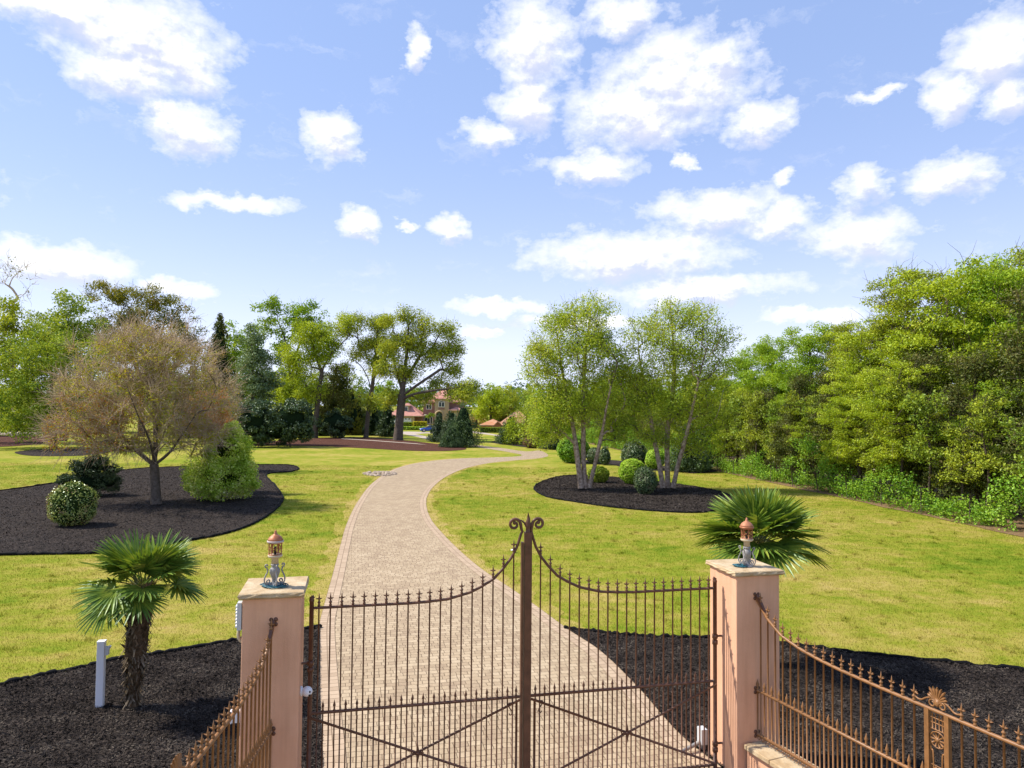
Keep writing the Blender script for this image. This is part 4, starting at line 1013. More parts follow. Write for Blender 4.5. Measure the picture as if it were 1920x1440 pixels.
def palm(label, base, th, n_fr, R_, shift=(0.0, 0.0), lowest=-26):
    root = thing('fan_palm', label, 'palm', base, 0, 'fan palms behind the gate')
    z = np.linspace(0, th, 14); sh = (z / th) ** 1.5
    P = np.stack([shift[0] * sh, shift[1] * sh, z], -1)
    m = MB().tube(P, np.interp(z / th, [0, 0.12, 0.5, 0.85, 1], [0.095, 0.085, 0.13, 0.165, 0.15]) * (1 + 0.08 * rng.normal(size=14)), 14)
    for k in range(900):
        f = rng.random() ** 0.8; a = rng.random() * 6.283; c = np.array([shift[0] * f ** 1.5, shift[1] * f ** 1.5, f * th])
        rr = np.interp(f, [0, 0.12, 0.5, 0.85, 1], [0.09, 0.08, 0.125, 0.16, 0.15]); d = np.array([math.cos(a), math.sin(a), 0]); s_ = np.array([-d[1], d[0], 0])
        L_ = 0.07 + 0.11 * rng.random(); w = 0.010 + 0.016 * rng.random(); b = c + d * rr * 0.93; out = 0.25 + 0.5 * rng.random()
        tip = b + d * L_ * out + np.array([0, 0, L_ * (0.9 if rng.random() < 0.7 else -0.8)]) + s_ * 0.03 * rng.normal()
        m.add([b - s_ * w, b + s_ * w, tip + s_ * w * 0.4, tip - s_ * w * 0.4], [(0, 1, 2, 3)], 1)
    m.build('trunk', [M_fibre, M_stub], root)
    top = np.array([shift[0], shift[1], th])
    for k in range(n_fr):
        f = (k + 0.5) / n_fr; a = k * 2.39996 + 0.3 * rng.normal(); elv = math.radians(np.interp(f, [0, 0.3, 0.7, 1], [80, 52, 18, lowest]) + 8 * rng.normal())
        pl = np.interp(f, [0, 0.4, 1], [0.26, 0.42, 0.45]) * R_ / 0.6; b = frond_mesh(pl, R_ * (0.92 + 0.16 * rng.random()), 32, 0.03 + 0.13 * f)
        bl = MB(); bl.v = b.v; bl.f = b.f; bl.n = b.n
        tilt = math.radians(-4 - 14 * f)                       # blades hang a little from the petiole's end
        V = np.vstack(bl.v); piv = np.array([pl, 0, 0]); ct, st = math.cos(tilt), math.sin(tilt)
        V = V - piv; V = np.stack([V[:, 0] * ct - V[:, 2] * st * -1 * -1, V[:, 1], V[:, 0] * st + V[:, 2] * ct], -1) + piv
        bl.v = [V]
        fr = bl.build('frond', L_palm, root)
        fr.location = top + np.array([0.05 * math.cos(a), 0.05 * math.sin(a), 0.06 * (1 - f)])
        fr.rotation_euler = (rng.normal() * 0.25, -elv, a)
        p = MB().tube([(0, 0, 0), (pl * 0.5, 0, 0.012), (pl, 0, 0), (pl + 0.05, 0, 0)], [0.014, 0.010, 0.008, 0.004], 5); p.build('petiole', M_petiole, fr)
    m = MB()
    for k in range(260):
        d = unit(1)[0]; d[2] = abs(d[2]) * 0.6 - 0.25; c = top + np.array([0, 0, 0.06]) + d * np.array([0.22, 0.22, 0.2]) * rng.random() ** 0.4
        m.quads(kite_leaves(c[None], unit(1), 0.05, 0.4))
    m.build('flower_stalks', leaf_mat('palm_flower', [(0.16, 0.14, 0.03), (0.26, 0.21, 0.05), (0.2, 0.2, 0.04)], 0.1), root)
    return root
b = G(248, 1330); palm('small fan palm with shaggy trunk beside the white post', (b.x, b.y, 0.02), 1.80, 26, 0.57, (0.10, 0.0), -20)
palm('wider fan palm rising behind the pillar with the clay lantern', (4.52, 13.0, 0.02), 2.15, 34, 0.72, (0.0, 0.0), -6)

# ------------------------------------------------------------------ left bed: bare tree, shrubs
Y0 = G(293, 946).y
def base_at(px, Y): w = W(px, 800, Y); return (w.x, Y, gz(w.x, Y))
bs = base_at(293, Y0)
ce = [E(270, 715, 150, 105, Y0, bs), E(195, 765, 105, 75, Y0, bs), E(345, 755, 95, 95, Y0, bs), E(285, 650, 95, 50, Y0, bs), E(170, 810, 80, 40, Y0, bs), E(350, 815, 75, 45, Y0, bs), E(230, 835, 70, 22, Y0, bs)]
trs = [trunk_line([(293, 946, 0), (291, 900, 0), (289, 872, 0)], Y0, bs, 5)]
top = trs[0][-1]
trs = [np.vstack([trs[0], smooth([top, *[np.array(W(px, py, Y0 + dy)) - np.array(bs) for px, py, dy in q]], 6)[1:]]) if i == 0 else smooth([top, *[np.array(W(px, py, Y0 + dy)) - np.array(bs) for px, py, dy in q]], 6)
       for i, q in enumerate([[(292, 820, 0), (290, 760, 0.3), (285, 690, 0)], [(262, 850, .3), (225, 815, .8), (170, 780, 1.2)], [(318, 848, -.3), (345, 810, -.8), (375, 765, -1.2)], [(280, 825, -1.0), (255, 770, -2.0), (230, 700, -2.6)], [(300, 830, 1.0), (325, 770, 2.0), (335, 700, 2.8)]])]
tree('bare_tree', 'pinkish bare twigged tree with sparse yellow leaves in the left mulch bed', 'tree', bs, trs, 0.20, ce, 560, 0.44, 46, 0.09, [L_cherry, L_rust], M_bark, twm=M_bark_tan,
     r_tip=0.008, step=0.45, lift=0.45, zmin=1.2, outer=0.55, tw=(15, 0.85, 0.0095), cz=1.3,
     extra=lambda p: ((p[:, 0] < -0.8) & (p[:, 2] < 5.2) & (rng.random(len(p)) < 0.38)).astype(int))
b2 = base_at(392, 38.6)
tree('rust_leaved_tree', 'small rust coloured tree showing behind the cream green shrub', 'tree', b2, [trunk_line([(392, 925, 0), (390, 840, 0), (385, 780, 0)], 38.6, b2)], 0.10, [E(365, 775, 42, 42, 38.6, b2), E(395, 805, 42, 42, 38.6, b2), E(405, 765, 28, 42, 38.6, b2)], 110, 0.34, 95, 0.085, L_rust, M_bark_tan, tw=(6, 0.5, 0.008), zmin=0.6)
b2 = base_at(405, 52.0)
tree('tan_tree', 'pale tan budding tree between the bare tree and the grey green tree', 'tree', b2, [trunk_line([(405, 870, 0), (405, 800, 0), (408, 700, 0)], 52, b2)], 0.15, [E(405, 745, 42, 85, 52, b2), E(425, 790, 30, 60, 52, b2), E(380, 780, 40, 60, 52, b2)], 130, 0.42, 60, 0.085, L_tan, M_bark_tan, tw=(8, 0.7, 0.010), lift=0.6, zmin=0.6)
g = G(418, 938)
shrub('flowering_shrub', 'cream green flowering shrub with layered sprays beside the bare tree', 'shrub', (g.x, g.y, 0.02), [E(415, 890, 60, 48, g.y, g), E(428, 842, 42, 40, g.y, g), E(378, 898, 32, 34, g.y, g), E(452, 895, 32, 38, g.y, g), E(436, 812, 20, 22, g.y, g)], 34000, 0.10, L_dog, M_core, clump=80, core=0.5, up=0.9)
g = G(135, 986)
shrub('clipped_ball_shrub', 'clipped round holly ball alone in the mulch on the left', 'shrub', (g.x, g.y, 0.02), [E(136, 945, 41, 41, g.y, g), E(136, 958, 40, 30, g.y, g)], 7000, 0.06, L_ball, M_core, shell=0.09, core=0.93)
g = G(178, 930)
rr = [E(175, 905, 48, 22, g.y, g), E(165, 880, 38, 22, g.y, g), E(180, 865, 22, 18, g.y, g), E(135, 898, 30, 9, g.y, g), E(205, 880, 20, 10, g.y, g), E(200, 905, 26, 14, g.y, g), E(120, 905, 20, 6, g.y, g)]
shrub('spreading_evergreen', 'dark spreading evergreen shrub with tiered branches behind the holly ball', 'shrub', (g.x, g.y, 0.02), rr, 9000, 0.12, L_dark, M_core_d, clump=26, core=0.62, aspect=0.3, up=0.2)

# ------------------------------------------------------------------ far left
Yt = 78.0; b2 = base_at(100, Yt)
tree('broadleaf_tree', 'big bright green tree filling the left side behind the bare tree', 'tree', b2, [trunk_line([(100, 850, 0), (100, 780, 0), (95, 690, 0)], Yt, b2)], 0.35, [E(70, 720, 105, 85, Yt, b2), E(160, 700, 75, 75, Yt, b2), E(110, 655, 80, 55, Yt, b2), E(20, 690, 70, 70, Yt, b2), E(60, 780, 90, 45, Yt, b2)], 300, 1.05, 95, 0.26, L_mid, M_bark_d, 'trees along the left boundary', lift=.35)
Yt = 95.0; b2 = base_at(118, Yt)
tree('broadleaf_tree', 'darker green round topped tree standing above the big bright green one', 'tree', b2, [trunk_line([(118, 830, 0), (118, 700, 0), (118, 600, 0)], Yt, b2)], 0.4, [E(118, 610, 62, 65, Yt, b2), E(90, 650, 50, 50, Yt, b2), E(160, 645, 50, 50, Yt, b2)], 150, 1.2, 95, 0.32, L_mid, M_bark_d, 'trees along the left boundary')
Yt = 90.0; b2 = base_at(-10, Yt)
tree('broadleaf_tree', 'yellowish green tree cut off by the left picture edge', 'tree', b2, [trunk_line([(-10, 840, 0), (-10, 700, 0), (-8, 600, 0)], Yt, b2)], 0.4, [E(5, 610, 55, 55, Yt, b2), E(-60, 640, 70, 80, Yt, b2), E(20, 660, 60, 60, Yt, b2)], 150, 1.1, 90, 0.30, L_oak, M_bark_d, 'trees along the left boundary')
Yt = 112.0; b2 = base_at(265, Yt)
tree('open_oak', 'tall olive brown oak with sky gaps above the bare tree', 'tree', b2, [trunk_line([(265, 830, 0), (262, 720, 0), (240, 640, 0), (225, 590, 0)], Yt, b2), trunk_line([(263, 740, 0), (290, 670, 1), (310, 600, 2)], Yt, b2)], 0.5,
     [E(205, 555, 48, 26, Yt, b2), E(270, 560, 50, 28, Yt, b2), E(325, 590, 45, 35, Yt, b2), E(255, 600, 60, 35, Yt, b2), E(355, 640, 32, 40, Yt, b2), E(225, 640, 50, 50, Yt, b2), E(300, 660, 60, 55, Yt, b2)], 250, 1.15, 95, 0.30, L_olive, M_bark_d, 'trees along the left boundary', tw=(3, 1.6, 0.022))
Yt = 105.0; b2 = base_at(20, Yt)
tree('leafless_tree', 'leafless tree top poking above the crowns at far left', 'tree', b2, [trunk_line([(25, 830, 0), (25, 640, 0), (24, 570, 0)], Yt, b2)], 0.22, [E(35, 525, 40, 40, Yt, b2), E(5, 520, 30, 45, Yt, b2), E(55, 545, 20, 15, Yt, b2)], 26, 0.9, 4, 0.26, L_olive, M_bark_tan, tw=(3, 1.6, 0.025), lift=.5, zmin=12)
g = base_at(408, 118)
conifer('spire_conifer', 'narrow dark conifer spire rising between the olive oak and green crowns', g, W(408, 590, 118).z - g[2], 4.6, 12000, 0.34, L_cedar, M_core_d, ragged=0.2, power=0.8, fpow=0.85)
for px, top, rx, Yt, lm, lab in ((440, 603, 26, 135, L_bright, 'bright green tree top just right of the conifer spire'), (475, 600, 24, 140, L_bright, 'small lime crown beside the tall bright green maple'), (345, 690, 50, 120, L_mid, 'mid green tree mostly hidden behind the bare tree')):
    b2 = base_at(px, Yt); k = Yt / F
    tree('broadleaf_tree', lab, 'tree', b2, [trunk_line([(px, 805, 0), (px, 740, 0), (px, top + 40, 0)], Yt, b2)], 0.3, [E(px, top + 45, rx, 48, Yt, b2), E(px, top + 110, rx * 1.5, 60, Yt, b2)], 90, 1.3, 75, 0.38, lm, M_bark_d, 'trees along the left boundary')
Yt = 128.0; b2 = base_at(540, Yt)
tree('green_maple', 'tall bright green maple with open lopsided crown over the left shrubs', 'tree', b2, [trunk_line([(545, 815, 0), (545, 720, 0), (535, 640, 0), (520, 600, 0)], Yt, b2), trunk_line([(545, 720, 0), (560, 650, 1), (580, 610, 1)], Yt, b2)], 0.45,
     [E(505, 572, 24, 18, Yt, b2), E(500, 610, 20, 26, Yt, b2), E(545, 600, 34, 30, Yt, b2), E(580, 600, 36, 32, Yt, b2), E(605, 640, 30, 40, Yt, b2), E(530, 660, 30, 40, Yt, b2), E(515, 560, 10, 8, Yt, b2)], 130, 1.15, 80, 0.36, L_bright, M_bark_d, tw=(2, 1.5, 0.02))
Yt = 90.0; b2 = base_at(474, Yt)
tree('grey_green_tree', 'dense grey green upright tree left of the yellow green oak', 'tree', b2, [trunk_line([(474, 835, 0), (474, 760, 0), (474, 660, 0)], Yt, b2)], 0.25, [E(474, 690, 38, 70, Yt, b2), E(470, 755, 44, 60, Yt, b2), E(495, 720, 34, 70, Yt, b2), E(478, 640, 22, 34, Yt, b2)], 190, 0.85, 90, 0.24, L_grey, M_bark_d, lift=.5)
for px, pb, Yt, el_, lab in ((480, 832, 84, [(480, 790, 36, 42), (455, 800, 25, 32)], 'dark evergreen shrub beside the cream green shrub, leftmost of the dark clump'), (540, 831, 85, [(545, 785, 38, 40), (520, 800, 36, 34), (570, 805, 18, 24)], 'large dark evergreen shrub at the left end of the red mulch')):
    b2 = base_at(px, Yt); shrub('dark_shrub', lab, 'shrub', b2, [E(*e, Yt, b2) for e in el_], 14000, 0.24, L_dark, M_core_d, clump=44, core=0.66, group='dark evergreen shrubs by the red mulch')
Yt = 112; b2 = base_at(430, Yt)
shrub('dark_shrub', 'dark evergreen mass behind the tan tree', 'shrub', b2, [E(435, 790, 50, 40, Yt, b2), E(380, 800, 50, 35, Yt, b2)], 5000, 0.3, L_dark, M_core_d, clump=24, core=0.8, group='dark evergreen shrubs by the red mulch')

for px, top, rx, Yt, lm, lab in ((30, 720, 60, 118, L_mid, 'low dense tree behind the far left lawn path'), (150, 700, 58, 125, L_oak, 'dense yellowish tree low behind the bare tree, on its left'), (225, 690, 52, 132, L_mid, 'dense green tree low behind the bare tree trunk'), (300, 685, 58, 128, L_bright, 'bright dense tree low behind the bare tree, on its right'), (370, 705, 48, 138, L_mid, 'dense tree low behind the rust coloured tree'), (-60, 700, 60, 110, L_bright, 'bright tree just beyond the left picture edge')):
    b2 = base_at(px, Yt)
    tree('boundary_tree', lab, 'tree', b2, [trunk_line([(px, 810, 0), (px, 780, 0), (px, top + 20, 0)], Yt, b2)], 0.25, [E(px, top + 28, rx * .8, 28, Yt, b2), E(px - rx * .3, top + 62, rx * .8, 38, Yt, b2), E(px + rx * .3, top + 62, rx * .8, 38, Yt, b2)], 150, 1.2, 75, 0.30, lm, M_bark_d, 'trees along the left boundary', zmin=0.8, cz=0.5, r_tip=0.03)
for px, top, r, Yt, lm, lab in ((500, 760, 3.2, 118, L_dark, 'broad dark conifer behind the largest dark shrub'), (578, 765, 2.6, 124, L_dark, 'dark conifer behind the leaning oak trunk'), (604, 770, 2.4, 122, L_blue, 'blue green conifer just right of the leaning oak trunk'), (648, 770, 2.6, 134, L_dark, 'dark conifer beside the magnolia'), (713, 768, 2.4, 138, L_blue, 'blue green conifer between the slender and massive oaks'), (685, 766, 2.4, 140, L_dark, 'dark conifer directly behind the slender oak trunk')):
    g = base_at(px, Yt); conifer('background_conifer', lab, g, W(px, top, Yt).z - g[2], r, 3000, 0.34, lm, M_core_d, 'conifers behind the oaks', power=0.5)
# three oaks in the red mulch
def oak(label, px, pb, trunk_px, limbs_px, ells, r, ncl, per, lm=L_oak, rc=1.25):
    Yt = G(px, pb).y; b2 = base_at(px, Yt)
    trs = [trunk_line([(a, b_, 0) for a, b_ in trunk_px], Yt, b2, 5)]
    for q in limbs_px: trs.append(trunk_line([(a, b_, d) for a, b_, d in q], Yt, b2, 5))
    return tree('oak_tree', label, 'tree', b2, trs, r, [E(*e[:4], Yt, b2, (e[4] if len(e) > 4 else 0), 0.8) for e in ells], ncl, rc, per, 0.25, lm, M_bark, 'oaks standing in the red mulch bed', r_tip=0.035, lift=0.25, zmin=6.5, flat=0.8, step=0.9, tw=(2, 1.2, 0.02), outer=0.5)
oak('leaning yellow green oak, leftmost trunk in the red mulch', 590, 821, [(590, 821), (593, 780), (600, 720), (606, 690)], [[(606, 690, 0), (620, 665, 0), (650, 635, -.5), (655, 628, -.5)], [(604, 700, 0), (590, 660, .5), (580, 625, 1)], [(598, 735, 0), (575, 733, 1), (560, 728, 1)]],
    [(570, 630, 32, 28), (610, 625, 30, 25), (555, 680, 38, 36), (600, 670, 30, 25), (540, 730, 32, 30), (575, 735, 35, 28), (645, 605, 20, 18), (630, 650, 16, 14), (650, 690, 14, 12)], 0.42, 190, 130, L_yel)
oak('slender oak with high forked limbs, middle trunk in the red mulch', 687, 821, [(686, 821), (691, 770), (697, 735)], [[(697, 735, 0), (690, 710, 0), (680, 690, .5)], [(697, 735, 0), (702, 690, 0), (706, 650, 0), (708, 610, 0)], [(697, 735, 0), (712, 710, -.5), (722, 690, -1)]],
    [(705, 605, 30, 14), (720, 640, 28, 26), (690, 645, 24, 22), (675, 665, 18, 16), (705, 680, 26, 20), (655, 610, 26, 20), (690, 750, 16, 20), (720, 605, 18, 12)], 0.34, 140, 120)
oak('massive oak with a long low limb reaching over the house', 747, 826, [(746, 826), (750, 780), (754, 740)], [[(754, 740, 0), (758, 700, 0), (764, 650, 0), (766, 610, 0)], [(754, 742, 0), (778, 725, -1), (800, 710, -1), (830, 690, -1)], [(755, 748, 0), (780, 738, -1.5), (815, 732, -2.5), (850, 728, -3), (870, 722, -3)], [(755, 735, 0), (742, 690, .5), (733, 650, 1)], [(757, 715, 0), (780, 680, 1), (800, 640, 1.5)]],
    [(762, 592, 26, 18), (725, 602, 20, 14), (800, 615, 26, 18), (835, 620, 24, 18), (850, 655, 22, 22), (770, 640, 36, 28), (810, 660, 34, 26), (735, 650, 24, 30), (760, 690, 36, 24), (715, 690, 22, 18), (725, 745, 26, 18), (850, 695, 22, 14), (865, 728, 24, 16), (825, 715, 24, 14), (795, 745, 22, 10), (862, 742, 26, 16, -3), (882, 732, 18, 18, -3)], 0.60, 300, 120)
Yt = 116; b2 = base_at(625, Yt)
tree('magnolia', 'dark green magnolia with brownish crown between the left and middle oaks', 'tree', b2, [trunk_line([(625, 818, 0), (625, 740, 0), (628, 700, 0)], Yt, b2)], 0.3, [E(630, 725, 32, 38, Yt, b2), E(625, 765, 36, 34, Yt, b2), E(640, 700, 22, 24, Yt, b2)], 120, 0.95, 85, 0.28, L_cedar, M_bark_d)
b2 = base_at(628, 112); shrub('dark_shrub', 'rounded dark evergreen under the brownish magnolia', 'shrub', b2, [E(628, 795, 30, 24, 112, b2)], 4000, 0.28, L_dark, M_core_d, clump=24, core=0.8, group='dark evergreen shrubs by the red mulch')
for px, top, r, Yt, lm, lab in ((702, 752, 2.0, 125, L_dark, 'dark conifer just right of the slender oak trunk'), (728, 748, 1.9, 120, L_dark, 'dark conifer half hidden by the massive oak trunk'), (672, 742, 2.4, 130, L_cedar, 'brownish conifer left of the slender oak trunk'), (660, 730, 2.2, 128, L_olive, 'olive conifer behind the magnolia')):
    g = base_at(px, Yt); conifer('background_conifer', lab, g, W(px, top, Yt).z - g[2], r, 3200, 0.32, lm, M_core_d, 'conifers behind the oaks')
# cone clump in front of the house
for px, pb, top, r, lm, lab in ((868, 838, 757, 2.5, L_blue, 'tallest blue green conifer hiding the right half of the house'), (846, 832, 768, 1.9, L_dark, 'darker conifer at the back of the clump before the house'), (822, 829, 776, 1.55, L_dark, 'dark conifer at the clump edge beside the blue car'), (848, 839, 800, 1.55, L_blue, 'low front conifer of the clump before the house')):
    g = G(px, pb); conifer('cone_conifer', lab, (g.x, g.y, 0.02), W(px, top, g.y).z, r, 6500, 0.17, lm, M_core_d, 'cone shaped conifers in front of the house', power=0.62, ragged=0.07)

# ------------------------------------------------------------------ river birches and their bed
def birch(label, px, stems, ells, ncl):
    Yt = G(px, 918).y; b2 = base_at(px, Yt); trs = [trunk_line(q, Yt, b2, 5) for q in stems]
    return tree('river_birch', label, 'tree', b2, trs, 0.155, [E(*e[:4], Yt, b2, (e[4] if len(e) > 4 else 0), 0.9) for e in ells], ncl, 0.70, 90, 0.105, L_birch, M_bark_birch, 'river birches in the oval bed', twm=M_bark, r_tip=0.011, step=0.5, lift=0.55, zmin=2.6, outer=0.55, tw=(4, 0.6, 0.007), flare=1.35, up=0.3)
birch('left river birch of three pale trunks beside the small rhododendron', 1097, [[(1090, 915, 0), (1084, 870, 0), (1076, 810, 0.3), (1062, 740, .6), (1050, 670, .8), (1042, 610, 1)], [(1098, 916, .1), (1094, 860, .2), (1094, 790, .4), (1095, 700, .4), (1100, 640, .5), (1108, 585, .5)], [(1105, 914, -.1), (1118, 860, -.4), (1130, 805, -.8), (1142, 740, -1.2), (1158, 680, -1.6)], [(1080, 835, .2), (1060, 815, 0), (1035, 795, 0)]],
      [(1050, 605, 45, 38), (1105, 590, 48, 32), (1085, 650, 85, 48), (1040, 700, 55, 48), (1130, 640, 45, 40), (1130, 720, 62, 55), (1075, 760, 70, 50), (1020, 680, 35, 30), (1030, 775, 48, 40), (1005, 650, 22, 30), (1150, 770, 45, 40), (1015, 810, 40, 24), (1160, 815, 40, 26), (1165, 690, 30, 40)], 540)
birch('right river birch of three pale trunks next to the topiary balls', 1253, [[(1243, 914, 0), (1236, 870, 0), (1226, 820, .3), (1214, 750, .6), (1200, 680, .9), (1196, 620, 1)], [(1252, 915, .2), (1251, 860, .3), (1252, 800, .4), (1264, 710, .4), (1262, 640, .4), (1258, 590, .3)], [(1262, 914, -.2), (1272, 870, -.5), (1286, 820, -.9), (1302, 750, -1.4), (1315, 690, -1.8), (1330, 640, -2)]],
      [(1255, 590, 42, 30), (1210, 625, 42, 35), (1300, 600, 50, 34), (1345, 640, 42, 36), (1265, 660, 80, 50), (1205, 700, 55, 50), (1320, 700, 55, 45), (1255, 750, 80, 50), (1195, 770, 40, 40), (1320, 770, 60, 50), (1225, 820, 40, 25), (1300, 825, 55, 30), (1180, 720, 30, 45)], 520)
def ball(name, label, px, pb, w, h, lm, n, size, egg=False, grp='clipped topiary shrubs around the birches', core=M_core_d):
    g = G(px, pb); k = g.y / F; zt = h * k
    el_ = [(0, 0, zt * 0.5, w * k, w * k * 0.95, zt * 0.52)] if not egg else [(0, 0, zt * 0.42, w * k, w * k * 0.95, zt * 0.44), (0, 0, zt * 0.58, w * k * 0.78, w * k * 0.75, zt * 0.43)]
    return shrub(name, label, 'shrub', (g.x, g.y, 0.02), el_, n, size, lm, core, shell=0.10, core=0.88, group=grp)
ball('topiary_ball', 'dark clipped ball in front of the lime shrub in the oval bed', 1210, 927, 22, 50, L_clip, 5000, 0.075)
ball('lime_shrub', 'loose lime green round shrub just behind the dark clipped ball', 1186, 908, 25, 46, L_lime, 5000, 0.11, core=M_core)
ball('topiary_egg', 'tall egg shaped clipped shrub behind the lime shrub', 1193, 876, 22, 50, L_clip, 5000, 0.09, True)
ball('topiary_egg', 'clipped shrub peeking out at the left of the tall egg', 1178, 873, 14, 44, L_clip, 3500, 0.09, True)
ball('topiary_egg', 'small clipped egg right of the left birch trunks', 1134, 872, 11, 34, L_clip, 3000, 0.09, True)
ball('topiary_ball', 'clipped round shrub between the left birch trunks', 1114, 870, 15, 30, L_clip, 3000, 0.10)
ball('leafy_shrub', 'leafy light green shrub left of the left birch trunks', 1075, 868, 30, 50, L_ivy, 5000, 0.16, core=M_core)
ball('rhododendron', 'small light green rhododendron at the foot of the left birch', 1122, 905, 20, 30, L_mid, 2500, 0.16, core=M_core)
ball('leafy_shrub', 'pale green shrub left of the right birch trunks', 1228, 880, 18, 36, L_lime, 3000, 0.12, core=M_core)
g = G(1290, 884)
conifer('weeping_evergreen', 'dark green evergreen column behind the right birch', (g.x, g.y, 0.02), W(1285, 795, g.y).z, 1.55, 6500, 0.15, L_blue, M_core_d, None, power=0.45, cat='shrub')
g = G(1312, 881)
conifer('weeping_evergreen', 'second dark evergreen column right of the right birch trunks', (g.x, g.y, 0.02), W(1312, 805, g.y).z, 1.0, 4500, 0.15, L_blue, M_core_d, None, power=0.45, cat='shrub')

# ------------------------------------------------------------------ middle distance right of the drive
def weeping(label, px, pb, top, w, lm, n, ht=None):
    g = G(px, pb); Yt = g.y; b2 = (g.x, g.y, 0.0); k = Yt / F
    return tree('weeping_tree', label, 'tree', b2, [trunk_line([(px, pb, 0), (px + 2, (pb + top) / 2, 0), (px - 2, top + 12, 0)], Yt, b2)], 0.16, [E(px, top + 30, w, 30, Yt, b2), E(px - w * .4, top + 50, w * .6, 36, Yt, b2), E(px + w * .4, top + 50, w * .6, 36, Yt, b2)], n, 0.7, 80, 0.17, lm, M_bark_d, 'weeping trees across the drive', lift=-0.1, flat=1.6, zmin=2.0)
weeping('pale weeping tree in front of the orange brick wing', 968, 834, 776, 22, L_yel, 50)
weeping('bright green weeping tree right of the round purplish shrub', 1040, 842, 752, 38, L_bright, 150)
weeping('mid green weeping tree above the round purplish shrub', 1005, 834, 745, 34, L_mid, 120)
ball('purple_shrub', 'rounded purplish brown shrub at the far bend of the drive', 999, 840, 19, 21, L_purple, 3500, 0.14, grp=None)
ball('dark_ball_shrub', 'dark green rounded shrub right of the purplish one', 1036, 843, 14, 22, L_dark, 2500, 0.16, grp=None)
g = G(948, 833); conifer('leaning_conifer', 'leaning clipped conifer across the drive from the cone clump', (g.x, g.y, 0.02), W(962, 775, g.y).z, 1.55, 3600, 0.17, L_blue, M_core_d, lean=0.22, power=0.5)
# nearer and farther trees of the background, left to right
far_trees = [(920, 718, 34, 158, L_yel, 'round yellow green tree right of the house'), (893, 770, 26, 165, L_tan, 'tan leafless looking tree between the house and the yellow green tree'), (950, 722, 30, 185, L_oak, 'olive green tree behind the orange brick wing'),
             (985, 720, 36, 190, L_mid, 'mid green tree beyond the weeping trees, left of the left birch'), (1025, 716, 34, 175, L_bright, 'bright green tree seen under the left birch crown'), (1075, 715, 40, 165, L_oak, 'olive tree seen behind the left birch trunks'),
             (1130, 712, 38, 150, L_bright, 'bright green tree seen between the two birches'), (1185, 705, 42, 135, L_yel, 'yellow green tree seen behind the tall topiary egg'), (940, 745, 24, 168, L_olive, 'small olive tree leaning over the orange brick wing'),
             (905, 728, 20, 230, L_mid, 'green tree far beyond the house, right of its roof'), (660, 702, 34, 190, L_mid, 'green tree far behind the slender oak'), (720, 708, 30, 195, L_bright, 'green tree far behind the massive oak'), (610, 692, 40, 180, L_mid, 'green tree far behind the magnolia'), (560, 685, 42, 175, L_oak, 'green tree far behind the leaning oak'), (520, 690, 40, 150, L_yel, 'yellow green tree between the grey green tree and the leaning oak'), (770, 715, 26, 205, L_mid, 'green tree rising far behind the house roof'), (870, 745, 20, 215, L_oak, 'green tree just beyond the house roof')]
for px, top, rx, Yt, lm, lab in far_trees:
    b2 = base_at(px, Yt); k = Yt / F; hb = 770 - (b2[2] - H) / k
    tree('distant_tree', lab, 'tree', b2, [trunk_line([(px, hb, 0), (px, hb * .6 + (top + 8) * .4, 0), (px, top + 8, 0)], Yt, b2)], 0.25, [E(px, top + 24, rx * .8, 24, Yt, b2), E(px - rx * .35, top + 50, rx * .75, 32, Yt, b2), E(px + rx * .35, top + 46, rx * .75, 30, Yt, b2)], 90, 1.0 * rx / 30, 70, 0.36, lm, M_bark_d, 'trees in the middle distance', r_tip=0.03)
# far-off wood that reads as one mass along the horizon
m = MB(); C = []
for k in range(900):
    Y = 330 + 420 * rng.random(); x = (rng.random() - 0.5) * 1.7 * Y; C.append((x, Y, gz(x, Y) + 3 + 11 * rng.random()))
V = leaf_cloud(np.array(C), 5.5 + 2.5 * rng.random(900), 42, 2.0, 0.5, 0.8); m.quads(V)
o = m.build('distant_wood', L_haze); stuff(o); o['label'] = 'dark wood along the horizon with blue haze in its leaf colour'
# ------------------------------------------------------------------ woods on the right behind a wire fence
def fx(y): return 19.4 - 0.112 * (y - 27.0)
def proto(name, h, lm, ells, ncl, rc, per, size, bark, **kw):
    tr = [smooth([(0, 0, 0), (0.15, 0.1, h * 0.3), (-0.1, 0, h * 0.6), (0.1, 0, h * 0.85)], 5)]
    return tree(name, 'x', 'tree', (0, 0, -500), tr, 0.22, ells, ncl, rc, per, size, lm, bark, 'woodland trees behind the wire fence', zmin=h * 0.2, r_tip=0.018, step=0.7, **kw)
PA = proto('woodland_oak', 12.5, L_yel, [(0, 0, 10.3, 2.9, 2.9, 2.2), (-1.2, .4, 7.8, 3.4, 3.0, 2.2), (1.2, -.4, 7.0, 3.4, 3.0, 2.4), (0, 0, 4.6, 3.2, 3.0, 1.7), (-2.2, -1, 5.0, 2.0, 1.8, 1.5), (0.5, 0.5, 3.0, 2.4, 2.4, 1.0)], 310, 0.66, 150, 0.135, M_bark, flat=0.5, tw=(2, 0.9, 0.012))
PB = proto('woodland_maple', 12.5, L_bright, [(0, 0, 10.8, 2.3, 2.3, 1.8), (.8, 0, 8.4, 3.0, 2.8, 2.2), (-1, .5, 6.6, 3.2, 2.8, 2.4), (0, -.5, 4.2, 2.8, 2.6, 1.6), (0, 0, 2.7, 2.4, 2.4, 1.0)], 280, 0.68, 150, 0.135, M_bark, flat=0.55)
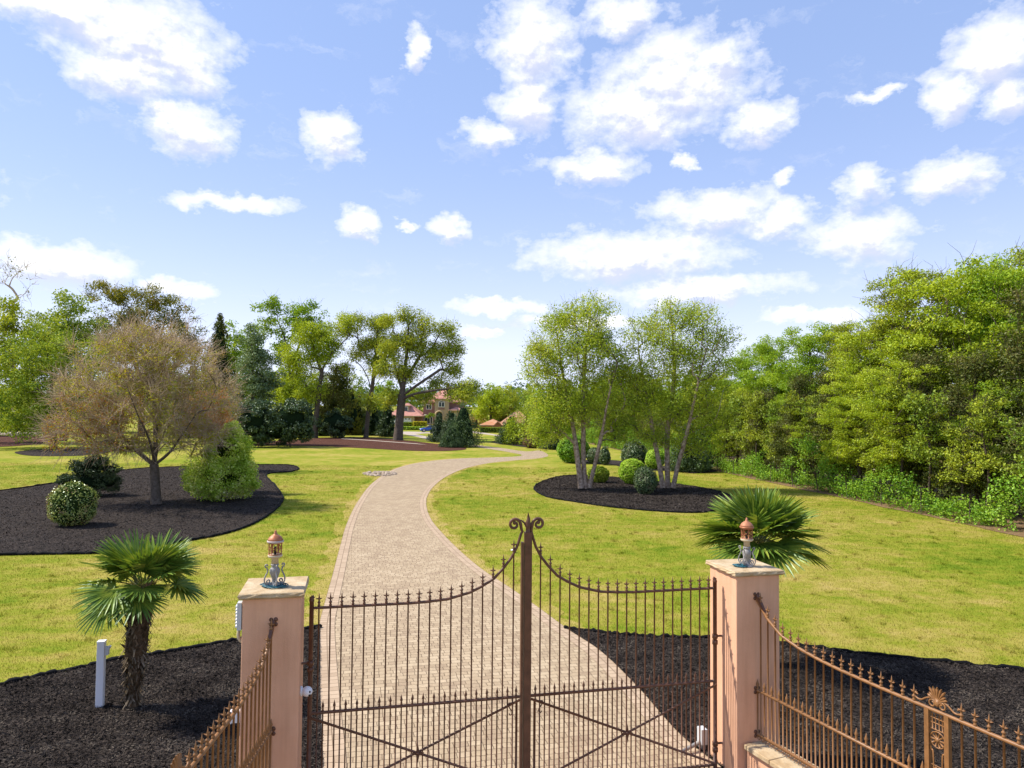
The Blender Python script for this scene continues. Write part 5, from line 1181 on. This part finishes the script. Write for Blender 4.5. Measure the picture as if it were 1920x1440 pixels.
PC = proto('woodland_cedar', 10.5, L_cedar, [(0, 0, 9.0, 1.0, 1.0, 1.6), (0, 0, 6.6, 1.9, 1.9, 2.2), (0, 0, 4.0, 2.5, 2.5, 2.2), (0.3, 0, 2.2, 2.2, 2.2, 1.0)], 210, 0.62, 150, 0.125, M_bark_d, flat=0.9, tw=(4, 0.9, 0.009))
PD = proto('woodland_hickory', 13.0, L_oak, [(0, 0, 11.0, 2.2, 2.2, 2.0), (1.4, .3, 9.2, 2.0, 2.0, 1.4), (-1.4, -.3, 8.6, 2.2, 2.0, 1.5), (0, 0, 6.6, 2.6, 2.4, 1.8), (0.5, 0, 4.4, 2.4, 2.2, 1.4)], 260, 0.62, 140, 0.13, M_bark, flat=0.5, tw=(2, 1.0, 0.012))
PH = {id(PA): 12.5, id(PB): 12.6, id(PC): 10.6, id(PD): 13.0}
#        px, Y, top y, proto, label
WT = [(1960, 32.0, 500, PC, 'dark cedar at the right picture edge, nearest in the woods'), (1890, 37.0, 470, PB, 'tall bright green maple by the right picture edge'), (1780, 38.5, 476, PA, 'tallest yellow green oak in the right hand woods'),
      (1705, 41.0, 500, PD, 'tall hickory just left of the tallest oak in the woods'), (1640, 43.0, 585, PA, 'wide yellow green oak low in the middle of the woods'), (1830, 33.5, 640, PC, 'brownish cedar low in front of the tall maple'), (1740, 36.5, 640, PC, 'brownish cedar before the tallest woodland oak'), (1690, 37.0, 660, PA, 'low yellow green oak spreading over the fence'),
      (1585, 48.0, 605, PD, 'hickory with a ragged top left of the wide oak'), (1520, 50.0, 598, PB, 'bright green rounded maple near the middle of the woods'), (1560, 44.0, 680, PC, 'dark cedar under the ragged hickory'), (1610, 40.5, 690, PA, 'low yellow branchy oak right above the ivy'), (1500, 47.0, 690, PC, 'dark cedar under the rounded maple'),
      (1450, 56.0, 622, PB, 'bright maple stepping down toward the birches'), (1400, 61.0, 650, PB, 'last bright maple of the slope, beside the right birch crown'), (1440, 52.0, 720, PC, 'dark cedar low beneath the stepping maples'), (1385, 57.0, 715, PA, 'yellow green oak low beside the right birch'), (1345, 66.0, 688, PA, 'yellow green oak behind the right birch crown'),
      (1290, 76.0, 690, PB, 'maple behind the dark evergreen columns'), (1330, 62.0, 750, PC, 'dark cedar behind the right birch'), (1240, 86.0, 698, PA, 'oak behind the right birch trunks'), (1200, 96.0, 700, PD, 'hickory behind the lime shrub'), (1150, 108.0, 705, PB, 'maple in the gap between the birches'), (1110, 120.0, 708, PA, 'oak behind the left birch trunks'), (1060, 135.0, 712, PD, 'hickory behind the leafy light green shrub'),
      (2060, 30.0, 560, PA, 'oak just beyond the right picture edge'), (2040, 38.0, 470, PB, 'second maple beyond the right picture edge'), (2150, 36.0, 460, PD, 'hickory beyond the right picture edge'), (1930, 42.0, 462, PD, 'tall hickory behind the edge maple'), (1850, 44.0, 482, PB, 'maple standing behind the tallest oak'),
      (1870, 33.0, 705, PB, 'low bright maple at the edge of the woods before the nearest cedar'), (1790, 34.8, 725, PA, 'low yellow green oak under the tallest woodland oak'), (1700, 38.6, 740, PB, 'low bright maple under the tall hickory'), (1540, 45.6, 745, PA, 'low yellow green oak under the rounded maple'), (1480, 49.5, 735, PB, 'low bright maple left of the dark cedar under the rounded maple'), (1420, 54.5, 748, PA, 'low yellow green oak under the stepping maples'), (1640, 40.6, 748, PD, 'low hickory at the fence under the wide oak')]
first = set()
for k, (px, Y, top, pr, lab) in enumerate(WT):
    w = W(px, 800, Y); x = max(w.x, fx(Y) + 1.4); zt = W(px, top, Y).z; s = zt / PH[id(pr)]
    lo = (x, Y, 0.0); rz = rng.random() * 6.28; scl = (0.5 * s + 0.5 * s ** 0.5, 0.5 * s + 0.5 * s ** 0.5, s)
    if id(pr) not in first:
        first.add(id(pr)); pr.location = lo; pr.rotation_euler = (0, 0, rz); pr.scale = scl; pr['label'] = lab
    else: dup(pr, lab, lo, rz, scl)
# thin saplings along the edge
SP = []
for v in range(3):
    h = 4.2 + v * 0.7
    tr = [smooth([(0, 0, 0), (0.1 * v, 0.08, h * .4), (0.2 - .15 * v, 0, h * .75), (0.25, .1, h)], 5)]
    SP.append(tree('sapling', 'x', 'sapling', (0, 0, -500), tr, 0.05, [(0.1, 0, h * .8, .9, .9, .9), (0, 0, h * .5, .8, .8, .8)], 44, 0.34, 50, 0.12, [L_oak, L_mid][v % 2], M_bark_d, 'thin saplings at the edge of the woods', zmin=h * .25, r_tip=0.007, tw=(3, 0.6, 0.006), step=.4))
ys_ = np.concatenate([np.linspace(26.5, 60, 20), np.linspace(62, 100, 6)])
for k, y in enumerate(ys_):
    lab = 'thin bare stemmed sapling in the tangle behind the wire fence'
    lo = (fx(y) + 0.5 + 1.4 * rng.random(), y + 0.5 * rng.random(), 0.0); pr = SP[k % 3]; rz = rng.random() * 6.28; s = 0.8 + 0.5 * rng.random()
    if k < 3: pr.location = lo; pr.rotation_euler = (0, 0, rz); pr['label'] = lab
    else: dup(pr, lab, lo, rz, s)
# ivy and brush behind the fence, one tangled mass
N = 0; C = []; rc = []; C2 = []; rc2 = []
for y in np.arange(24, 120, 0.35):
    h = 0.5 + 2.3 * max(0.0, 0.35 + 0.9 * math.sin(y * 0.55) * math.sin(y * 0.23 + 1)) + 0.4 * rng.random()
    for q in range(3):
        C.append((fx(y) - 0.05 + 1.1 * rng.random(), y + 0.4 * rng.random(), h * rng.random() ** 0.8)); rc.append(0.34 + 0.2 * rng.random())
    for q in range(3):
        C2.append((fx(y) + 0.9 + 2.2 * rng.random(), y + 0.4 * rng.random(), 0.3 + 3.4 * rng.random())); rc2.append(0.45 + 0.3 * rng.random())
m = MB(); m.quads(leaf_cloud(np.array(C), np.array(rc), 85, 0.10, 0.4, 1.0, 0.75)); o = m.build('ivy_undergrowth', L_ivy); stuff(o); o['label'] = 'bright ivy climbing along the wire fence'
m = MB(); m.quads(leaf_cloud(np.array(C2), np.array(rc2), 42, 0.15, 0.3, 1.0, 0.5)); twigs(m, np.array(C2)[::2], 3, 1.1, 0.010, mi=1)
o = m.build('brush_undergrowth', [L_cedar, M_bark_d]); stuff(o); o['label'] = 'dry brown brush under the woodland trees'
C3 = [(fx(y) + 5.5 + 3 * rng.random(), y + rng.random(), 1.0 + 5.5 * rng.random()) for y in np.arange(24, 120, 0.3)]
m = MB(); m.quads(leaf_cloud(np.array(C3), 1.3, 46, 0.36, 0.3, 1.0, 0.6)); o = m.build('deep_woods', L_cedar); stuff(o); o['label'] = 'dim foliage deep inside the right hand woods'
# wire fence
r_ = thing('wire_fence', 'low wire fence on thin posts along the edge of the woods', 'fence', (fx(27), 27, 0))
pm = MB().tube([(0, 0, 0), (0.02, 0.01, 1.25)], 0.025, 6).mesh('post', [M_bark_d])
yy = list(np.arange(24, 100, 2.9))
for y in yy: link('post', pm, r_, (fx(y) - fx(27), y - 27, 0)).rotation_euler = (0.06 * rng.normal(), 0.06 * rng.normal(), 0)
m = MB()
for z in (0.15, 0.4, 0.65, 0.9, 1.12): m.tube([(fx(y) - fx(27) - 0.03, y - 27, z) for y in np.arange(24, 100, 2.9)], 0.003, 3)
m.build('wire', M_bark_d, r_)
# leaf litter strip under the fence
structure(poly_obj('leaf_litter', [(fx(y) - 0.2 - 0.15 * math.sin(y * 1.3) * math.sin(y * .41), y) for y in np.arange(22, 110, 1.0)] + [(fx(y) + 9, y) for y in (110, 22)], 0.02, pbr('leaf_litter', (0.14, 0.075, 0.035), 0.95, 0, (8, 1, 0.05), color2=(0.27, 0.17, 0.085), vscale=9)))
# ------------------------------------------------------------------ the house
M_brick = pbr('red_brick', (0.25, 0.125, 0.10), 0.9, 0, None, color2=(0.36, 0.20, 0.165), vscale=3)
M_cstuc = pbr('cream_stucco', (0.50, 0.36, 0.21), 0.9, var=0.08, vscale=1)
M_roof = pbr('pink_tile_roof', (0.42, 0.17, 0.12), 0.8, 0, (3, 0.6, 0.05), color2=(0.60, 0.30, 0.23), vscale=1.6)
M_oroof = pbr('orange_tile_roof', (0.45, 0.17, 0.06), 0.8, 0, (3, 0.6, 0.05), color2=(0.56, 0.33, 0.21), vscale=0.9)
M_obrick = pbr('orange_brick', (0.34, 0.12, 0.06), 0.9, color2=(0.44, 0.19, 0.10), vscale=2)
M_wtrim = pbr('white_trim', (0.72, 0.68, 0.60), 0.6)
M_door = pbr('white_garage_door', (0.74, 0.72, 0.67), 0.5)
M_glass = pbr('dark_window_glass', (0.035, 0.045, 0.05), 0.08, spec=0.8)
YH = 175.0
HB = (W(790, 790, YH).x, YH, gz(0, YH))
def hx(zx): return W(740 + zx / 9, 780, YH).x - HB[0]
def hz_(zy): return W(780, 700 + zy / 9, YH).z - HB[2]
house = thing('house', 'two storey brick house with pink tile roofs behind the conifers', 'house', HB)
def hip(m, x0, x1, y0, y1, ze, zr, ov=0.5, ridge=None):
    x0 -= ov; x1 += ov; y0 -= ov; y1 += ov; w = min(x1 - x0, y1 - y0) / 2
    if (x1 - x0) >= (y1 - y0): a, b_ = (x0 + w * 0.9, (y0 + y1) / 2, zr), (x1 - w * 0.9, (y0 + y1) / 2, zr); top = [a, b_]; fc = [(0, 1, 5, 4), (1, 2, 5), (2, 3, 4, 5), (3, 0, 4)]
    else: a, b_ = ((x0 + x1) / 2, y0 + w * 0.9, zr), ((x0 + x1) / 2, y1 - w * 0.9, zr); top = [a, b_]; fc = [(0, 1, 4), (1, 2, 5, 4), (2, 3, 5), (3, 0, 4, 5)]
    v = np.array([(x0, y0, ze), (x1, y0, ze), (x1, y1, ze), (x0, y1, ze)] + top); base = m.n
    m.add(v, np.array([(3, 2, 1, 0)]))
    for f in fc: m.f.append((np.array([f]) + base, 0, False))
    m.box(((x0 + x1) / 2, (y0 + y1) / 2, ze - 0.11), (x1 - x0 - 0.1, y1 - y0 - 0.1, 0.20), mi=1)
def window(parent, x, z, w, h, y, arch=False, cols=2, name='window'):
    m = MB(); t_ = 0.14
    m.box((x - w / 2 - t_ / 2, y, z), (t_, 0.16, h + 2 * t_)); m.box((x + w / 2 + t_ / 2, y, z), (t_, 0.16, h + 2 * t_))
    m.box((x, y, z - h / 2 - t_ / 2), (w, 0.2, t_)); 
    for k in range(1, cols): m.box((x - w / 2 + w * k / cols, y, z), (0.13, 0.13, h))
    if arch:
        q = [(x + (w / 2 + 0.08) * math.cos(a), y, z + h / 2 + 0.55 * w / 2 * math.sin(a)) for a in np.linspace(0, math.pi, 11)]; m.tube(q, 0.09, 4); m.box((x, y, z + h / 2), (w, 0.12, 0.1))
    else: m.box((x, y, z + h / 2 + t_ / 2), (w, 0.2, t_))
    f = m.build(name, M_wtrim, parent)
    p = MB().box((x, y + 0.04, z), (w, 0.04, h))
    if arch: p.prism([(x + w / 2 * math.cos(a), y + 0.02, z + h / 2 + 0.55 * w / 2 * math.sin(a)) for a in np.linspace(0, math.pi, 11)], (0, 0.04, 0))
    p.build('pane', M_glass, f)
def wall(nm, x0, x1, y0, y1, z0, z1, mt): MB().box(((x0 + x1) / 2, (y0 + y1) / 2, (z0 + z1) / 2), (x1 - x0, y1 - y0, z1 - z0)).build(nm, mt, house)
wall('wall', hx(480), hx(1120), 0, 12, -0.6, hz_(480), M_brick)
wall('bay', hx(685), hx(920), -1.5, -0.003, -0.6, hz_(425), M_cstuc)
wall('garage_wall', hx(-60), hx(368), -4.0, 6, -0.6, hz_(715), M_cstuc)
wall('link_wall', hx(368) + 0.003, hx(480) - 0.003, -2.5, 6, -0.6, hz_(690), M_brick)
m = MB(); hip(m, hx(470), hx(1130), 0, 12, hz_(480), hz_(250)); m.build('roof', [M_roof, M_cstuc], house)
m = MB(); hip(m, hx(685), hx(920), -1.5, 7, hz_(425), hz_(320), 0.45); m.build('bay_roof', [M_roof, M_cstuc], house)
m = MB(); hip(m, hx(-60), hx(480), -4.0, 6, hz_(715), hz_(500), 0.4); m.build('garage_roof', [M_roof, M_cstuc], house)
m = MB(); hip(m, hx(940), hx(1150), -2.0, 4, hz_(615), hz_(560), 0.4); m.build('porch_roof', [M_roof, M_cstuc], house)
wall('porch_wall', hx(950), hx(1140), -1.8, -0.003, -0.6, hz_(618), M_cstuc)
d = MB().box((hx(222), -1.6, hz_(610)), (hx(275) - hx(180), 2.6, hz_(545) - hz_(680))).build('dormer', M_cstuc, house)
q = MB(); hip(q, hx(180), hx(275), -2.9, 0.4, hz_(545), hz_(505), 0.25); q.build('dormer_roof', [M_roof, M_cstuc], d)
window(d, hx(220), hz_(608), 0.7, 1.0, -2.96, cols=1)
for x0, x1 in ((-30, 120), (140, 320)):
    g = MB().box(((hx(x0) + hx(x1)) / 2, -4.03, (hz_(755) + hz_(868)) / 2), (hx(x1) - hx(x0), 0.1, hz_(755) - hz_(868))).build('garage_door', M_door, house)
    for k in range(3):
        c = hx(x0) + (hx(x1) - hx(x0)) * (k + 0.5) / 3; MB().prism([(c + 0.28 * math.cos(a), -4.09, hz_(775) + 0.26 * math.sin(a)) for a in np.linspace(0, math.pi, 8)], (0, 0.03, 0)).build('pane', M_glass, g)
window(house, hx(577), hz_(562), 1.15, 1.05, -0.06)
window(house, hx(800), hz_(520), 1.25, 1.1, -1.56, True)
window(house, hx(527), hz_(770), 0.7, 1.7, -0.06, True, 1); window(house, hx(600), hz_(790), 1.1, 1.5, -0.06, False)
m = MB(); zx = hx(765); q = [(zx + 0.95 * math.cos(a), -1.62, hz_(700) + 0.95 * math.sin(a)) for a in np.linspace(0, math.pi, 13)]; m.tube(q, 0.2, 6)
for s in (-1, 1): m.box((zx + s * 0.95, -1.62, hz_(785)), (0.36, 0.36, hz_(700) - hz_(870)))
a_ = m.build('entry_arch', M_cstuc, house)
MB().prism([(zx + 0.85 * math.cos(a), -1.56, hz_(700) + 0.85 * math.sin(a)) for a in np.linspace(0, math.pi, 13)] + [(zx - 0.85, -1.56, 0), (zx + 0.85, -1.56, 0)], (0, 0.03, 0)).build('doorway', M_glass, a_)
MB().box((hx(800), -1.53, hz_(592)), (1.5, 0.14, 0.45)).build('balcony_panel', M_brick, house)
MB().box((hx(850), 7, hz_(230)), (0.9, 0.9, 2.2)).build('chimney', M_brick, house)
# wing across the drive
YB = 152.0; WBs = (W(950, 800, YB).x, YB, 0.0); k_ = YB / F
def bx(px): return W(px, 790, YB).x - WBs[0]
def bz(py): return W(950, py, YB).z
wing = thing('garage_building', 'orange brick outbuilding with orange tile roof behind the weeping trees', 'building', WBs)
MB().box(((bx(902) + bx(945)) / 2, 3.5, bz(796) / 2 - .3), (bx(945) - bx(902), 7, bz(796) + .6)).build('wall', M_obrick, wing)
MB().box(((bx(941) + bx(1000)) / 2, 5.0, bz(793) / 2 - .3), (bx(1000) - bx(941), 8, bz(793) + .6)).build('main_wall', M_obrick, wing)
m = MB(); hip(m, bx(902), bx(945), 0, 7, bz(797), bz(786), 0.4); m.build('low_roof', [M_oroof, M_cstuc], wing)
m = MB(); hip(m, bx(941), bx(1000), 1, 9, bz(793), bz(768), 0.5); m.build('roof', [M_oroof, M_cstuc], wing)
g_ = MB(); xa, xb, xm = bx(926), bx(940), bx(933)
g_.prism([(xa, -0.9, 0), (xb, -0.9, 0), (xb, -0.9, bz(797)), (xm, -0.9, bz(791)), (xa, -0.9, bz(797))], (0, 0.88, 0)); g_.build('gable', M_obrick, wing)
g_ = MB()
for sx in (xa, xb): g_.add([(xm, -1.2, bz(790)), (xm, 0.4, bz(790)), (sx + (sx - xm) * .5, 0.4, bz(801)), (sx + (sx - xm) * .5, -1.2, bz(801))], [(0, 1, 2, 3)])
g_ = g_.build('gable_roof', M_oroof, wing); sd = g_.modifiers.new('thickness', 'SOLIDIFY'); sd.thickness = 0.15
# planting in front of the house
def hedge(name, label, x0, x1, py, Y, h, lm, n, cm, grp, dep=0.6):
    c = W((x0 + x1) / 2, py, Y); z0 = gz(c.x, Y); wd = (x1 - x0) * Y / F
    root = thing(name, label, 'hedge', (c.x, Y, z0), 0, grp)
    d = rng.random((n, 3)) - 0.5; ax = rng.integers(0, 3, n); d[np.arange(n), ax] = np.sign(d[np.arange(n), ax]) * (0.5 - 0.04 * rng.random(n))
    C = d * np.array([wd, dep * 2, h]) + np.array([0, 0, h / 2]); C += 0.05 * rng.normal(size=C.shape); N_ = np.sign(d) * (np.abs(d) > 0.45) + 0.7 * unit(n); N_ /= np.linalg.norm(N_, axis=1)[:, None]
    V = kite_leaves(C, N_, 0.16 * (0.6 + 0.8 * rng.random(n)), 0.7); V[:, :, 2] = np.maximum(V[:, :, 2], 0.01)
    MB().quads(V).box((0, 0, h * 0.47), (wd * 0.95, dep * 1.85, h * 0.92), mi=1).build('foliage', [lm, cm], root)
hedge('low_hedge', 'low dark green hedge in front of the white garage doors', 752, 776, 802, 166, 0.9, L_mid, 2500, M_core, 'hedges in front of the house')
hedge('golden_hedge', 'golden yellow hedge under the ground floor windows', 775, 800, 800, 165, 1.15, L_gold, 2500, M_core, 'hedges in front of the house')
hedge('low_hedge', 'low green hedge along the drive behind the blue car', 755, 812, 806, 157, 0.7, L_lime, 3500, M_core, 'hedges in front of the house')
hedge('low_hedge', 'clipped hedge in front of the orange brick outbuilding', 900, 945, 808, 147, 1.1, L_mid, 3000, M_core, 'hedges in front of the house')
Yt = 160; b2 = base_at(809, Yt)
tree('ornamental_tree', 'small ornamental tree in front of the house entry', 'tree', b2, [trunk_line([(808, 800, 0), (808, 788, 0), (808, 780, 0)], Yt, b2)], 0.09, [E(808, 778, 8, 5, Yt, b2), E(803, 781, 5, 4, Yt, b2)], 22, 0.42, 40, 0.2, L_mid, M_bark)
hedge('brown_hedge', 'red brown clipped hedge by the pale path at far left', 45, 97, 806, 126, 1.45, L_hedge, 3500, M_bark_d, None)
c = W(40, 800, 134); r_ = thing('screen_fence', 'dark green screened fence at far left under the trees', 'fence', (c.x, 134, 0))
M_screen = pbr('dark_green_screen', (0.030, 0.045, 0.038), 0.8, var=0.3, vscale=1)
MB().box((-6, 0, 1.5), (24, 0.06, 2.9)).build('screen_panel', M_screen, r_)
pm = MB().tube([(0, 0, 0), (0, 0, 3.1)], 0.05, 6).mesh('post', [M_black])
for k in range(9): link('post', pm, r_, (-18 + 3.0 * k, -0.1, 0))

# ------------------------------------------------------------------ blue car on the far drive
M_blue = pbr('blue_car_paint', (0.02, 0.07, 0.30), 0.25, 0.2, spec=0.6)
M_tyre = pbr('tyre_rubber', (0.015, 0.015, 0.016), 0.8); M_rim = pbr('wheel_rim', (0.5, 0.5, 0.52), 0.3, 0.8); M_lamp = pbr('headlight_glass', (0.7, 0.72, 0.75), 0.1)
g = W(807, 812, 147.0)
car = thing('blue_car', 'blue saloon car parked on the drive in front of the house', 'car', (g.x, 147.0, 0.02), R(12))
m = MB(); st = [(-2.2, 0.45, 0.62, 0.70), (-2.1, 0.28, 0.74, 0.82), (-1.3, 0.22, 0.88, 0.88), (-0.7, 0.22, 0.94, 0.90), (0.6, 0.22, 0.97, 0.90), (1.5, 0.24, 1.0, 0.88), (2.05, 0.30, 0.96, 0.82), (2.2, 0.45, 0.80, 0.72)]
rows = []
for x, zb_, zt_, hw in st: rows.append([(x, -hw, zb_), (x, -hw, (zb_ + zt_) / 2), (x, -hw * 0.92, zt_ - 0.04), (x, -hw * 0.6, zt_), (x, hw * 0.6, zt_), (x, hw * 0.92, zt_ - 0.04), (x, hw, (zb_ + zt_) / 2), (x, hw, zb_)])
V = np.array(rows).reshape(-1, 3); i = np.arange(len(st) - 1)[:, None] * 8; j = np.arange(8)[None]; j2 = (j + 1) % 8
m.add(V, np.stack([i + j, i + 8 + j, i + 8 + j2, i + j2], -1).reshape(-1, 4), 0, True); m.f.append((np.arange(8)[None], 0, False)); m.f.append((np.arange(8)[::-1][None] + 8 * (len(st) - 1), 0, False))
bd = m.build('body', M_blue, car)
def cab(sc_, z1, nm, mt):
    m = MB(); lo = [(-1.15, 0.90), (1.65, 0.98)]; hi = [(-0.35, z1), (0.95, z1)]
    v = [(-1.15, -.78 * sc_, .92), (1.7, -.78 * sc_, .97), (1.7, .78 * sc_, .97), (-1.15, .78 * sc_, .92), (-0.3, -.58 * sc_, z1), (0.9, -.58 * sc_, z1), (0.9, .58 * sc_, z1), (-0.3, .58 * sc_, z1)]
    return m.add(v, [(0, 1, 5, 4), (1, 2, 6, 5), (2, 3, 7, 6), (3, 0, 4, 7), (4, 5, 6, 7)]).build(nm, mt, car)
cab(1.0, 1.36, 'windows', M_glass)
MB().box((0.3, 0, 1.38), (1.25, 1.2, 0.05)).build('roof', M_blue, car)
for x in (-1.4, 1.35):
    for s in (-1, 1):
        w = MB().lathe([(0.2, -0.1), (0.32, -0.1), (0.34, -0.06), (0.34, 0.06), (0.32, 0.1), (0.2, 0.1)], (0, 0, 0), 16, rot=[[1, 0, 0], [0, 0, 1], [0, 1, 0]]).build('wheel', M_tyre, car, (x, s * 0.82, 0.34))
        MB().lathe([(0.21, -0.108), (0.21, 0.108)], (0, 0, 0), 12, rot=[[1, 0, 0], [0, 0, 1], [0, 1, 0]]).build('rim', M_rim, w)
for s in (-1, 1): MB().ellipsoid((-2.12, s * 0.6, 0.64), (0.10, 0.17, 0.07), 10, 6).build('headlight', M_lamp, car)
